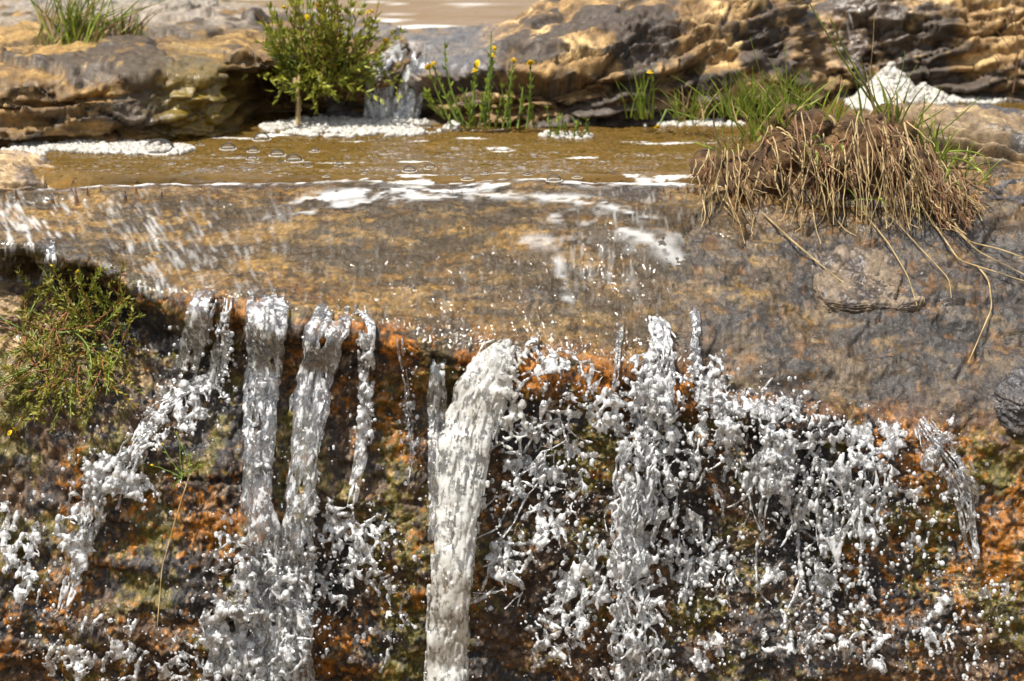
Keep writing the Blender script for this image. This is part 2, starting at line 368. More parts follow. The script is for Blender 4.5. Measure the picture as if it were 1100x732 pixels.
c = mixc(c, (.045, .039, .034), rgrey * sst(-.45, .05, nB + .6 * nC + .3 * nE))
c = mixc(c, (.115, .078, .04), rgrey * sst(.12, .4, nD + .3 * nE) * .6)
c = mixc(c, (.12, .055, .014), rgrey * sst(.36, .5, nC + .4 * nA + .3 * nE) * .6)
c = mixc(c, (.17, .095, .03), sst(760, 800, px0) * sst(270, 220, py0) * sst(-.2, .2, nC) * .7)
f_ = np.zeros_like(c); f_[:] = (.048, .029, .017)
f_ = mixc(f_, (.036, .033, .033), sst(-.1, .15, nA + .3 * nG + .3 * nE))
f_ = mixc(f_, (.105, .060, .030), sst(.02, .3, nB + .5 * nG) * .8)
f_ = mixc(f_, (.095, .078, .006), sst(.10, .30, nD + .5 * nG + .3 * nE + .18 * sst(330, 420, px0) * sst(560, 420, px0)) * .85)
f_ = mixc(f_, (.25, .088, .004), sst(.25, .43, -nA * .5 - nH * .6 + nG * .75 + nF * .35 + .14 * sst(900, 1080, px0) + .10 * sst(420, 0, px0) * sst(480, 560, py0)) * .95)
f_ = mixc(f_, (.25, .17, .10), sst(.30, .5, nE + .6 * nF) * .6)
f_ = mixc(f_, (.012, .010, .009), sst(.22, .5, -nG + .6 * nF) * .8)
c = c * slab[..., None] + f_ * (1 - slab[..., None])
brow = np.exp(-((browd + .01) / .036) ** 2)
c = mixc(c, (.29, .098, .004), brow * sst(.05, .3, nB + .5 * nC + .4 * nE + .24 * sst(380, 440, px0) * sst(760, 560, px0)) * sst(230, 300, px0) * (1 - .85 * sst(760, 860, px0)) * .95)
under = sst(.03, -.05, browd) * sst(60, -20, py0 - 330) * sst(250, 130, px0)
c = mixc(c, (.035, .030, .026), under * .6)  # shade of the undercut below the left brow, put into the rock colour
tan_l = np.exp(-(((px0 - 15) / 60) ** 2 + ((py0 - 340) / 45) ** 2)) + .7 * np.exp(-(((px0 - 140) / 30) ** 2 + ((py0 - 400) / 20) ** 2))
c = mixc(c, (.30, .20, .10), np.clip(tan_l * 1.3 + nC * .5 - .25, 0, 1))
c *= np.clip(1 + .75 * nE + .6 * nF + .3 * nC, .15, 2.4)[..., None]
wet = np.clip(.75 + nD * .8 + .4 * rightness - np.clip(tan_l, 0, 1) * .8, .0, 1.)
nr, nc = LP.shape[:2]
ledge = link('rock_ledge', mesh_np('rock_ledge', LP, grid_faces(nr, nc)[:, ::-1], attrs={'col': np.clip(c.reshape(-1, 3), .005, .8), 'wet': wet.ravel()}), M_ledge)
tag(ledge, 'wide wet bedrock ledge the stream slides over and falls from', 'rock ledge', kind='structure')

# rays into the ledge for everything that lies on it or falls in front of it
sub = LP[::4, ::4]; bvh = BVHTree.FromPolygons([tuple(v) for v in sub.reshape(-1, 3)], [tuple(f) for f in grid_faces(*sub.shape[:2])])
GX = np.arange(-80, 1190, 5.); GY = np.arange(150, 790, 5.)
DM = np.full((len(GY), len(GX)), np.nan, np.float32)
for a, gy in enumerate(GY):
    for b, gx in enumerate(GX):
        dx, dy, dz = ray(gx, gy); v = Vector((dx, dy, dz))
        h = bvh.ray_cast(Vector((0, CAMY, CAMH)), v.normalized())
        if h[0] is not None: DM[a, b] = h[3] / v.length
DM = np.where(np.isnan(DM), np.nanmean(DM, axis=1, keepdims=True), DM)
def smooth2(A, k):
    for _ in range(k):
        A = np.pad(A, 1, mode='edge'); A = (A[:-2, 1:-1] + A[2:, 1:-1] + A[1:-1, :-2] + A[1:-1, 2:] + 2 * A[1:-1, 1:-1]) / 6
    return A
DMin = DM.copy()
for _ in range(2):
    q = np.pad(DMin, 1, mode='edge'); DMin = np.minimum.reduce([q[1:-1, 1:-1], q[:-2, 1:-1], q[2:, 1:-1], q[1:-1, :-2], q[1:-1, 2:]])
DS = smooth2(DMin, 6)
BX = [0, 70, 150, 230, 330, 500, 700, 800, 900, 1100]; BY = [268, 283, 318, 328, 342, 384, 408, 428, 446, 460]
_t = sst(-8, 34, GY[:, None] - np.interp(GX, BX, BY)[None]); DS = smooth2(DM, 2) * (1 - _t) + DS * _t
def bil(A, px, py):
    fx = np.clip((np.asarray(px, float) - GX[0]) / 5., 0, len(GX) - 1.001); fy = np.clip((np.asarray(py, float) - GY[0]) / 5., 0, len(GY) - 1.001)
    ix, iy = fx.astype(int), fy.astype(int); fx, fy = fx - ix, fy - iy
    return (A[iy, ix] * (1 - fx) + A[iy, ix + 1] * fx) * (1 - fy) + (A[iy + 1, ix] * (1 - fx) + A[iy + 1, ix + 1] * fx) * fy
def on_ledge(px, py, off=0., A=None):
    k = bil(DS if A is None else A, px, py) - off
    a, b, c_ = ray(px, py)
    return np.stack([k * a, CAMY + k * b, CAMH + k * c_], -1)

# ------------------------------------------------------------------ ground, banks, upper stream
gx = np.concatenate([-np.geomspace(90, 2.5, 22), np.linspace(-2.3, 2.3, 24), np.geomspace(2.5, 90, 22)])
gy = np.concatenate([-np.geomspace(90, 3, 16), np.linspace(-2.5, 3, 56), np.geomspace(3.3, 110, 24)])
G = np.empty((len(gy), len(gx), 3), np.float32); G[..., 0] = gx[None]; G[..., 1] = gy[:, None]
out = sst(2.0, 3.5, np.abs(G[..., 0]))
zi = lerp(-1.2, -.30, sst(-.25, .4, G[..., 1])); zi = lerp(zi, .02, sst(1.3, 2.0, G[..., 1])); zi = zi + sst(2.5, 60, G[..., 1]) * 3.0
zo = lerp(-1.2, .28, sst(-.7, .6, G[..., 1])) + sst(2., 60, G[..., 1]) * 4.0 + sst(2, 30, np.abs(G[..., 0])) * 1.5
G[..., 2] = lerp(zi, zo, out) + fbm(G, .5, 3, seed=31) * .3 * out + sst(20, 80, np.hypot(G[..., 0], G[..., 1])) * (fbm(G, .03, 3, seed=33) + .4) * 8
gc = np.zeros(G.shape, np.float32); gc[:] = (.13, .085, .04); gc = mixc(gc, (.08, .10, .025), sst(-.1, .3, fbm(G, .7, 4, seed=32)) * out)
gr = link('ground', mesh_np('ground', G, grid_faces(*G.shape[:2])[:, ::1], attrs={'col': gc.reshape(-1, 3), 'wet': np.zeros(G.size // 3)}), M_ground)
tag(gr, 'brown soil and grass ground around the stream', 'ground', kind='structure')

def rear_rock(name, keys, x0, x1, nrows, fine, palette, seed, blocky=1.0, tilt=.25, wetf=.3):
    xs_ = np.arange(x0, x1, fine); P = profile_sheet(keys, xs_, nrows, depth=3.9)
    n = grid_normals(P)
    if n[nrows // 2, len(xs_) // 2, 2] < 0: n = -n
    w = fbm(P, 9, 3, seed=seed)[..., None] * .018
    Q = P + w; Q = np.stack([Q[..., 0] + tilt * Q[..., 2] * 2, Q[..., 1], Q[..., 2] - tilt * Q[..., 0]], -1)
    e1, i1, h1 = facets(Q, 5, seed, (.6, 1, 2.2)); e2, i2, h2 = facets(Q, 13, seed + 1, (.6, 1, 2.0)); e3, i3, h3 = facets(Q, 38, seed + 2, (.6, 1, 1.6))
    st = (Q[..., 2] + fbm(P, 4, 2, seed=seed + 2) * .03) * 26; sf = st - np.floor(st)
    ter = sst(0, .7, sf) - sst(.75, 1, sf)
    d = blocky * (h1 * .030 + h2 * .013 + h3 * .007 - (1 - sst(0, .05, e1)) * .016 - (1 - sst(0, .08, e2)) * .004 + ter * .018)
    d += fbm(P, 4, 3, seed=seed + 3) * .026 + fbm(P, 30, 4, .65, seed=seed + 4) * .010 + fbm(P, 110, 3, .6, seed=seed + 5) * .003
    edge = np.minimum(1, np.minimum(np.arange(nrows), np.arange(nrows)[::-1]) / 12.)[:, None]
    d *= 1 - .62 * sst(.6, .95, n[..., 2]); V = P + n * (d * edge)[..., None]
    a, b_, c_ = fbm(V, 7, 4, .6, seed=seed + 6), fbm(V, 20, 4, .6, seed=seed + 7, st=(.6, 1, 1.4)), fbm(V, 60, 3, .6, seed=seed + 8)
    col = np.zeros(V.shape, np.float32); col[:] = palette[0]
    col = mixc(col, palette[1], sst(-.05, .3, b_ + .3 * i1)); col = mixc(col, palette[2], sst(.06, .28, a + .3 * i2 + .3 * i1))
    col = mixc(col, palette[3], sst(.2, .42, b_ * .7 - a * .5 + c_ * .4) * .8)
    ck = np.maximum(1 - sst(0, .07, e1), .7 * (1 - sst(0, .06, e2)))
    col = mixc(col, (.028, .020, .013), ck * .6 * blocky)
    col *= (1 + .3 * c_)[..., None]
    wt = np.clip(wetf + a * .5, 0, 1)
    return V, col, wt
def link_rock(name, V, col, wt, label, cat, mat=M_bank, kind=None, group=None):
    flip = grid_normals(V)[V.shape[0] // 2, V.shape[1] // 2]
    F = grid_faces(*V.shape[:2]); 
    o = link(name, mesh_np(name, V, F, attrs={'col': np.clip(col.reshape(-1, 3), .004, .8), 'wet': wt.ravel()}), mat)
    return tag(o, label, cat, group, kind)

ZU = .165
bk = [(1.15, None)]
def LBK(foot, mid, top, topb): # pairs (y, z)
    return [(foot[0] + .06, -.14), (foot[0], foot[1]), mid, top, topb, (topb[0] + .15, topb[1] - .05), (topb[0] + .4, -.05)]
LEFT = {
    -500: LBK((.30, -.02), (.30, .08), (.38, .155), (1.30, .20)),
    0:   LBK((.34, -.02), (.35, .08), (.43, .155), (1.30, .19)),
    100: LBK((.37, -.02), (.38, .08), (.47, .160), (1.30, .20)),
    180: LBK((.43, -.02), (.43, .08), (.53, .165), (1.32, .20)),
    225: LBK((.47, -.02), (.47, .07), (.55, .165), (1.32, .19)),
    250: LBK((.80, -.02), (.82, .09), (.56, .155), (1.32, .18)),
    275: LBK((.84, -.02), (.86, .09), (.58, .155), (1.32, .18)),
    310: LBK((.80, -.02), (.80, .08), (.60, .15), (1.32, .17)),
    360: LBK((.78, -.02), (.78, .08), (.64, .155), (1.32, .16)),
    400: LBK((.70, -.02), (.70, .07), (.72, .145), (1.2, .15)),
    430: LBK((.74, -.02), (.72, .05), (.76, .09), (1.2, .12)),
    490: LBK((.80, -.05), (.80, -.03), (.84, .0), (1.2, .02)),
}
V, col, wt = rear_rock('rock', LEFT, -2.2, -.25, 330, .0042, [(.14, .078, .022), (.24, .135, .032), (.055, .036, .019), (.28, .175, .055)], 41, .95, .03, .22)
qx, qy = project(V)
om = np.exp(-(((qx - 212) / 38) ** 2 + ((qy - 112) / 42) ** 2))
col = mixc(col, (.155, .105, .012), np.clip(om * 1.4 + fbm(V, 20, 3, seed=48) * .5 * om, 0, .9)); wt = np.clip(wt + om * .5, 0, 1)
col = mixc(col, (.22, .18, .135), sst(36, 20, qy) * sst(.0, .2, fbm(V, 9, 3, seed=49) + .15) * .9)
link_rock('rock_bank', V, col, wt, 'ochre wet rock bank with a dark hollow on the left behind the pool', 'rock')

def RBK(foot, mid, top, topb):
    return [(foot[0] + .06, -.14), (foot[0], foot[1]), mid, top, topb, (topb[0] + .2, topb[1] - .08), (topb[0] + .5, -.1)]
RIGHT = {
    395: RBK((.70, -.02), (.72, .06), (.80, .125), (1.10, .150)),
    440: RBK((.66, -.02), (.68, .07), (.80, .130), (1.10, .160)),
    480: RBK((.60, -.02), (.60, .07), (.72, .130), (1.12, .165)),
    540: RBK((.57, -.02), (.56, .08), (.68, .165), (1.10, .190)),
    600: RBK((.58, -.02), (.57, .09), (.70, .200), (1.05, .235)),
    650: RBK((.60, -.02), (.59, .12), (.74, .240), (1.05, .280)),
    720: RBK((.64, -.02), (.64, .13), (.80, .270), (1.10, .31)),
    800: RBK((.70, -.02), (.70, .14), (.88, .280), (1.15, .33)),
    880: RBK((.84, -.02), (.84, .13), (.96, .260), (1.20, .31)),
    915: RBK((.96, -.02), (.98, .12), (1.10, .200), (1.28, .20)),
    940: RBK((1.00, -.02), (1.01, .12), (1.13, .215), (1.32, .205)),
    990: RBK((1.02, -.02), (1.03, .12), (1.13, .24), (1.34, .27)),
    1100: RBK((1.0, -.02), (1.0, .13), (1.10, .26), (1.40, .34)),
    1500: RBK((.95, -.02), (.94, .13), (1.05, .28), (1.40, .38)),
}
V, col, wt = rear_rock('rock', RIGHT, -.44, 2.3, 330, .0042, [(.18, .105, .040), (.32, .195, .074), (.052, .035, .022), (.48, .33, .15)], 61, 1.15, .12, .10)
qx, qy = project(V)
gm = sst(560, 500, qx) * sst(85, 70, qy) + sst(470, 440, qx)
col = mixc(col, (.085, .082, .082), np.clip(gm, 0, 1) * .85); wt = np.clip(wt + .35 * gm, 0, 1)
dk = np.exp(-((qx - 930) / 40) ** 2) * sst(85, 60, qy); col = mixc(col, (.07, .045, .025), dk * .8); wt = np.clip(wt + dk, 0, 1)
link_rock('rock_outcrop', V, col, wt, 'cracked tan and dark brown rock outcrop standing behind the pool', 'rock')

# water surfaces --------------------------------------------------------------------------------
ux = np.linspace(-2.3, 2.3, 120); uy = np.linspace(.98, 7, 200)
U = np.empty((200, 120, 3), np.float32); U[..., 0] = ux[None]; U[..., 1] = uy[:, None] + .42 * sst(.15, .5, ux)[None] * sst(3, 1.0, uy)[:, None]; U[..., 2] = ZU - .006 + fbm(U, 9, 3, seed=71, st=(.4, 1, 1)) * .004
uq, uv = project(U)
ufoam = sst(.28, .42, fbm(U, 14, 4, seed=72, st=(.3, 1.2, 1)) + .25 * np.exp(-((uv - 29) / 5) ** 2)) * .7
uo = link('stream_water', mesh_np('stream_water', U, grid_faces(200, 120), attrs={'foam': ufoam.ravel(), 'deep': np.ones(ufoam.size)}), M_upper)
tag(uo, 'brown shallow upper stream behind the rocks', 'water', kind='structure')

pxs = np.arange(-2.3, 2.3, .006); pys = np.arange(-.07, 1.25, .004)
PW = np.empty((len(pys), len(pxs), 3), np.float32); PW[..., 0] = pxs[None]; PW[..., 1] = pys[:, None]
PW[..., 2] = fbm(PW, 11, 3, seed=73, st=(.5, 1.3, 1)) * .0035 + fbm(PW, 40, 3, seed=74, st=(.5, 1.3, 1)) * .0010
PW[..., 2] += .006 - sst(.05, -.07, PW[..., 1] + .05 * fbm(PW, 6, 4, .6, seed=76)) * .045
qx, qy = project(PW)
qx, qy = project(PW)
fo = sst(.30, .42, fbm(PW, 16, 5, .6, seed=75, st=(.35, 1.4, 1)) - .05)
fo = fo * .55 * sst(230, 120, np.abs(qx - 480) - 100)
water = link('pool_water', mesh_np('pool_water', PW, grid_faces(*PW.shape[:2]), attrs={'foam': fo.ravel(), 'deep': sst(-.05, .06, PW[..., 1] + .05 * fbm(PW, 5, 3, seed=77)).ravel()}), M_pool)
tag(water, 'brown pool of water above the ledge', 'water', kind='structure')

# the sheet of water sliding over the slab
fx = np.arange(-1.6, .70, .0028)
FB = profile_sheet(LEDGE, fx, 620)
FN = grid_normals(FB)
if FN[150, 200, 2] < 0: FN = -FN
fzb = np.interp(fx, [(p - 550) * KX * 3.2 for p in sorted(LEDGE)], [LEDGE[p][6][1] for p in sorted(LEDGE)])[None]
r0 = int(np.argmax(FB[:, 400, 1] < .02)); r1 = int(np.argmax((FB[:, 400, 2] - fzb[0, 400]) < -.035))
FB, FN = FB[r0:r1 + 40], FN[r0:r1 + 40]
qx, qy = project(FB)
sk = np.stack([FB[..., 0] * 1.0 + FB[..., 1] * .55 * sst(480, 180, qx), FB[..., 1], FB[..., 2]], -1)
rip = fbm(sk, 26, 3, .55, seed=81, st=(1.4, .3, .3)) * (.0009 + .0016 * sst(330, 90, qx)) + fbm(sk, 70, 3, .55, seed=82, st=(1.4, .35, .35)) * (.0006 + .0010 * sst(330, 90, qx))
cross = fbm(FB, 10, 3, seed=83, st=(.35, 1.3, 1.3)) * .0022
thick = .0075 - .004 * sst(240, 330, qy) - .012 * sst(0, -.03, FB[..., 2] - fzb) - .016 * sst(690, 900, qx + 130 * fbm(FB, 9, 5, .7, seed=84, st=(1, .6, .6)))
thick = np.where(FB[..., 1] > -.03, lerp(.004, thick, sst(.02, -.03, FB[..., 1])), thick)
FV = FB + FN * (thick + fbm(FB, 6, 3, seed=6) * .012 * .8 + rip + cross)[..., None]
# foam and air in streaks along the flow, doubling as painted ripple sheen
stre = fbm(sk, 95, 3, .6, seed=85, st=(1.2, .2, .2)); bands = fbm(FB, 7, 3, seed=86, st=(.3, 1.2, 1.2))
lf = np.maximum(sst(400, 90, qx) * sst(200, 232, qy), .62 * np.exp(-(((qx - 670) / 75) ** 2 + ((qy - 255) / 50) ** 2)) + .3 * np.exp(-(((qx - 400) / 200) ** 2 + ((qy - 330) / 30) ** 2)))
foam = sst(.10, .62, .6 * stre + .5 * fbm(sk, 190, 2, .6, seed=90, st=(1.3, .22, .22)) + .2 * bands + .12 * lf + .3 * fbm(sk, 110, 2, seed=88, st=(1.2, .3, .3))) * (.04 + .34 * lf) * sst(-.75, .20, fbm(FB, 5, 3, .6, seed=96) + .6 * fbm(FB, 16, 3, .6, seed=97))
arcs = 0
for (pts, wd, st_) in [([(262, 262), (290, 238), (330, 218), (390, 211), (440, 209), (520, 203), (620, 200), (735, 194)], 5, .9), ([(300, 240), (345, 226), (400, 219), (470, 214), (560, 212), (640, 222), (700, 240), (740, 262)], 5, .6),
                       ([(590, 232), (650, 244), (700, 262), (735, 285)], 9, .55), ([(600, 285), (612, 330)], 6, .5), ([(560, 262), (640, 268), (720, 262)], 8, .4), ([(80, 204), (180, 199), (300, 197), (420, 196)], 3, .7)]:
    pts = np.array(pts, float); dmin = np.full(qx.shape, 1e9)
    for a, b in zip(pts[:-1], pts[1:]):
        ab = b - a; t = np.clip(((qx - a[0]) * ab[0] + (qy - a[1]) * ab[1]) / (ab @ ab), 0, 1)
        dmin = np.minimum(dmin, np.hypot(qx - a[0] - t * ab[0], qy - a[1] - t * ab[1]))
    br = fbm(FB, 22, 4, .6, seed=87 + wd, st=(.5, 1, 1))
    arcs = np.maximum(arcs, st_ * np.exp(-(dmin / wd) ** 2) * sst(-.05, .5, br + .9 * fbm(FB, 60, 3, .6, seed=89, st=(.5, 1.2, 1.2)) + .02))
lipf = np.exp(-((FB[..., 1] + .004 + .012 * fbm(FB, 5, 3, seed=92)) / .011) ** 2) * sst(-.2, .3, fbm(FB, 14, 4, .6, seed=93, st=(.6, 1, 1)) + .4 * fbm(FB, 60, 2, seed=94)) * .8
foam = np.clip(np.maximum.reduce([foam, arcs * .75, lipf]), 0, .75)
film = link('flowing_water', mesh_np('flowing_water', FV, grid_faces(*FV.shape[:2])[:, ::-1], attrs={'foam': foam.ravel(), 'deep': np.ones(foam.size)}), M_film)
tag(film, 'thin rippled sheet of water sliding over the rounded ledge', 'water', kind='structure')

# ------------------------------------------------------------------ falling water
def make_liquid_group(voxel, smooth):
    g = bpy.data.node_groups.new('liquid', 'GeometryNodeTree')
    g.interface.new_socket('Geometry', in_out='INPUT', socket_type='NodeSocketGeometry'); g.interface.new_socket('Geometry', in_out='OUTPUT', socket_type='NodeSocketGeometry')
    n, l = g.nodes, g.links
    gi, go = n.new('NodeGroupInput'), n.new('NodeGroupOutput')
    na = n.new('GeometryNodeInputNamedAttribute'); na.data_type = 'FLOAT'; na.inputs['Name'].default_value = 'r'
    mp = n.new('GeometryNodeMeshToPoints'); pv = n.new('GeometryNodePointsToVolume'); vm = n.new('GeometryNodeVolumeToMesh')
    pv.resolution_mode = 'VOXEL_SIZE'; pv.inputs['Voxel Size'].default_value = voxel
    vm.resolution_mode = 'GRID'; vm.inputs['Threshold'].default_value = .1
    po = n.new('GeometryNodeInputPosition'); bl = n.new('GeometryNodeBlurAttribute'); bl.data_type = 'FLOAT_VECTOR'; bl.inputs['Iterations'].default_value = smooth
    se = n.new('GeometryNodeSetPosition')
    l.new(gi.outputs[0], mp.inputs['Mesh']); l.new(na.outputs['Attribute'], mp.inputs['Radius']); l.new(mp.outputs[0], pv.inputs['Points'])
    l.new(na.outputs['Attribute'], pv.inputs['Radius']); l.new(pv.outputs[0], vm.inputs[0])
    sock = [s for s in bl.inputs if s.name == 'Value' and s.enabled][0]; l.new(po.outputs[0], sock)
    l.new(vm.outputs[0], se.inputs['Geometry']); l.new([s for s in bl.outputs if s.enabled][0], se.inputs['Position']); l.new(se.outputs[0], go.inputs[0])
    return g
GL = make_liquid_group(.0016, 2)
def liquid_mesh(name, P, r):
    me = bpy.data.meshes.new('pts'); me.vertices.add(len(P)); me.vertices.foreach_set('co', np.ascontiguousarray(P, np.float32).ravel())
    a = me.attributes.new('r', 'FLOAT', 'POINT'); a.data.foreach_set('value', np.ascontiguousarray(r, np.float32))
    o = bpy.data.objects.new('pts', me); COL.objects.link(o)
    md = o.modifiers.new('liquid', 'NODES'); md.node_group = GL
    ev = o.evaluated_get(bpy.context.evaluated_depsgraph_get())
    nm = bpy.data.meshes.new_from_object(ev); nm.name = name
    bpy.data.objects.remove(o, do_unlink=True); bpy.data.meshes.remove(me)
    nv = len(nm.vertices); co = np.empty(nv * 3, np.float32); nm.vertices.foreach_get('co', co); co = co.reshape(-1, 3)
    no = np.empty(nv * 3, np.float32); nm.vertices.foreach_get('normal', no); no = no.reshape(-1, 3)
    co = co + no * (fbm(co, 70, 2, .6, seed=91, st=(1, 1, .45)) * .0014)[:, None]
    nm.vertices.foreach_set('co', co.ravel()); nm.polygons.foreach_set('use_smooth', np.ones(len(nm.polygons), bool)); nm.materials.clear(); nm.update()
    return nm
PXM = KX * 3.1
CLOUDS = []
def resample(keys, step):
    k = np.array(keys, float); s = np.concatenate([[0], np.cumsum(np.hypot(*np.diff(k[:, :2], axis=0).T))])
    t = np.linspace(0, s[-1], max(3, int(s[-1] / step)))
    E = np.stack([np.interp(t, s, k[:, i]) for i in range(k.shape[1])], -1)
    for i in (0, 1):                                                # round the corners
        for _ in range(max(1, int(8 / step))):
            E[1:-1, i] = (E[:-2, i] + 2 * E[1:-1, i] + E[2:, i]) / 4
    return E, t
def lace(region, dens=.5, cell=13., off=(.004, .05), thick=1.9, tall=1.3, fill=0.0):
    """splash as a broken net of water: threads along warped cell edges, knots where they meet, thin skin in some cells"""
    out = []; sd = rng.random() * 50; cell = cell * 1.35; dens = dens + .14
    for (cx, cy, rx, ry) in region:
        X, Y = np.meshgrid(np.arange(cx - rx * 1.25, cx + rx * 1.25, 1.1), np.arange(cy - ry * 1.25, cy + ry * 1.25, 1.1))
        X = (X + rng.uniform(-.4, .4, X.shape)).ravel(); Y = (Y + rng.uniform(-.4, .4, Y.shape)).ravel()
        Q = np.stack([X, Y, np.full_like(X, sd * 10)], -1)
        fall = np.hypot((X - cx) / rx, (Y - cy) / ry)
        w1 = fbm(Q, 1 / 28., 3, .6, seed=sd)[:, None] * np.array([16, 16, 0]); w2 = fbm(Q, 1 / 28., 3, .6, seed=sd + 3)[:, None] * np.array([12, -16, 0])
        Qw = Q + w1 + w2
        e, ci = cells(np.stack([Qw[:, 0] / cell, Qw[:, 1] / cell / tall, Qw[:, 2] * 0 + sd], -1), 1.0, sd)
        m = fbm(Q, 1 / 22., 4, .6, seed=sd + 6) * 1.3 + fbm(Q, 1 / 7., 2, seed=sd + 8) * .45
        s = dens - 1.0 * sst(.45, 1.2, fall) + m                        # how much water here
        wd = np.clip(.20 * s + .02, 0, .34)
        thr = e < wd
        skin = (s > .75 - fill) & (ci > .1 - fill)
        k = thr | skin
        r = np.where(thr, thick * np.clip(.6 + .9 * s + .7 * vnoise(Q / 7. + 40), .55, 2.3), 1.0)
        o = lerp(off[0], off[1], np.clip(.5 + .6 * fbm(Q, 1 / 45., 2, seed=sd + 9) + .25 * vnoise(Q / 9. + 70), 0, 1)) + r * PXM * rng.uniform(-.6, .6, len(r))
        out.append(np.stack([X, Y, o, r], -1)[k])
    return np.concatenate(out)
def chop(E, t, n, length, spread, dep, rr, wfac=1.0):
    """short strands and blobs spread through the body of a stream"""
    out = []
    for j in range(n):
        L = rng.uniform(*length); s0 = rng.uniform(-.3 * L, t[-1] - .5 * L); i0 = max(0, np.searchsorted(t, s0)); i1 = min(len(t), np.searchsorted(t, s0 + L))
        if i1 - i0 < 3: continue
        u = rng.uniform(-1, 1) * (1 if rng.random() < .8 else 1.2); f = np.linspace(0, 1, i1 - i0)
        uu = u + rng.normal(0, spread) * f + .12 * np.sin(f * rng.uniform(3, 9) + j)
        r = rng.uniform(*rr) * (.6 + .4 * np.sin(f * math.pi)) * (1 + .25 * np.sin(f * L / 3.2 + j))
        w = E[i0:i1, 2] / 2 * wfac
        d = np.sqrt(max(.05, 1 - min(1, u * u))) * E[i0:i1, 2] * dep * rng.uniform(0, 1) * PXM
        out.append(np.stack([E[i0:i1, 0] + uu * w, E[i0:i1, 1], E[i0:i1, 3] + d, r], -1))
    return np.concatenate(out)
def wob(t, scale, amp, n):                                          # smooth random wander
    q = np.stack([t / scale, np.full_like(t, rng.random() * 900), np.full_like(t, n * 3.3)], -1)
    return (vnoise(q) + .5 * vnoise(q * 2.1 + 31)) * amp
def sheet(keys, amp=2.2, r=(1.3, 2.0), hole=-.55, rim=2.4, dep=.15, step=1.2, rag=.12, flute=5.0):
    """a falling skin of water: continuous, fluted along the fall, thicker at its rims, torn where it is thin"""
    keys = [(keys[0][0] + (keys[0][0] - keys[1][0]) * .3, keys[0][1] - 16, keys[0][2] * 1.35, -.003)] + list(keys)
    E, t = resample(keys, step); wm = E[:, 2].max(); nu = max(4, int(wm / 1.25)); u = np.linspace(-1, 1, nu)
    T, Ug = np.meshgrid(t, u, indexing='ij'); sd = rng.random() * 90
    left = 1 + wob(t, 26, rag, 1) + wob(t, 8, rag * .5, 2); right = 1 + wob(t, 26, rag, 3) + wob(t, 8, rag * .5, 4)
    uu = np.where(Ug < 0, Ug * left[:, None], Ug * right[:, None])
    tx = np.gradient(E[:, 0]); ty = np.gradient(E[:, 1]); ln = np.hypot(tx, ty)
    h = E[:, 2:3] / 2
    px = E[:, :1] + (-ty / ln)[:, None] * uu * h; py = E[:, 1:2] + (tx / ln)[:, None] * uu * h
    q = np.stack([Ug * h / flute, T / 38., np.full_like(T, sd)], -1); q2 = np.stack([Ug * h / 7., T / 26., np.full_like(T, sd + 9)], -1)
    fl = vnoise(q) + .5 * vnoise(q * 2 + 7) + .4 * vnoise(q2)
    d = np.sqrt(np.clip(1 - Ug * Ug, 0, 1)) * E[:, 2:3] * dep * PXM + fl * amp * PXM
    rr = np.interp(fl, [-1, 1], r) + (rim - r[0]) * np.exp(-((1 - np.abs(Ug)) / .12) ** 2) * (.6 + .6 * vnoise(np.stack([Ug * 3, T / 7., q[..., 2]], -1)))
    tear = vnoise(np.stack([Ug * h / 9., T / 30., q[..., 2] + 20], -1)) + .6 * vnoise(np.stack([Ug * h / 4., T / 9., q[..., 2] + 30], -1))
    k = (tear > hole - .0 * T) & (T > 16 * (vnoise(np.stack([Ug * h / 5., T * 0, q[..., 2]], -1)) + .5))
    ease = sst(0, 42, T)
    return np.stack([px, py, E[:, 3:4] - .003 * (1 - ease) + d * ease, np.maximum(rr * (.6 + .4 * ease), 1.1)], -1)[k]
def column(keys, n=1.0):
    """a solid foaming column: a thick core, drawn out lumps and folds on its skin, a ragged edge"""
    E, t = resample(keys, 1.5); out = []; sd = rng.random() * 50
    for ua in np.linspace(-.72, .72, 9):
        w = E[:, 2] / 2; e = 1 + wob(t, 22, .16, int(ua * 20)) + wob(t, 8, .06, int(ua * 20) + 40)
        q = np.stack([np.full_like(t, ua * 3), t / 24., np.full_like(t, sd)], -1)
        out.append(np.stack([E[:, 0] + ua * w * e, E[:, 1], E[:, 3] + math.sqrt(1 - ua * ua) * w * .55 * PXM + vnoise(q) * 3 * PXM, w * (.26 + .07 * vnoise(q * 2 + 9)) * (1 - .3 * abs(ua))], -1))
    for j in range(int(n * t[-1] * E[:, 2].mean() / 90.)):
        i = rng.integers(len(t)); u = rng.uniform(-1.05, 1.05); w = E[i, 2] / 2; r = rng.uniform(1.5, 3.0); L = rng.uniform(10, 34)
        for f in np.linspace(0, 1, max(6, int(L / 1.5))):
            k = min(len(t) - 1, i + int(f * L / 1.5))
            out.append(np.array([(E[k, 0] + u * w + .8 * math.sin(f * 3 + j), E[k, 1], E[k, 3] + (math.sqrt(max(0, 1 - u * u)) * w * .8 + .5) * PXM, r * (1 - .45 * f))]))
    return np.concatenate(out)
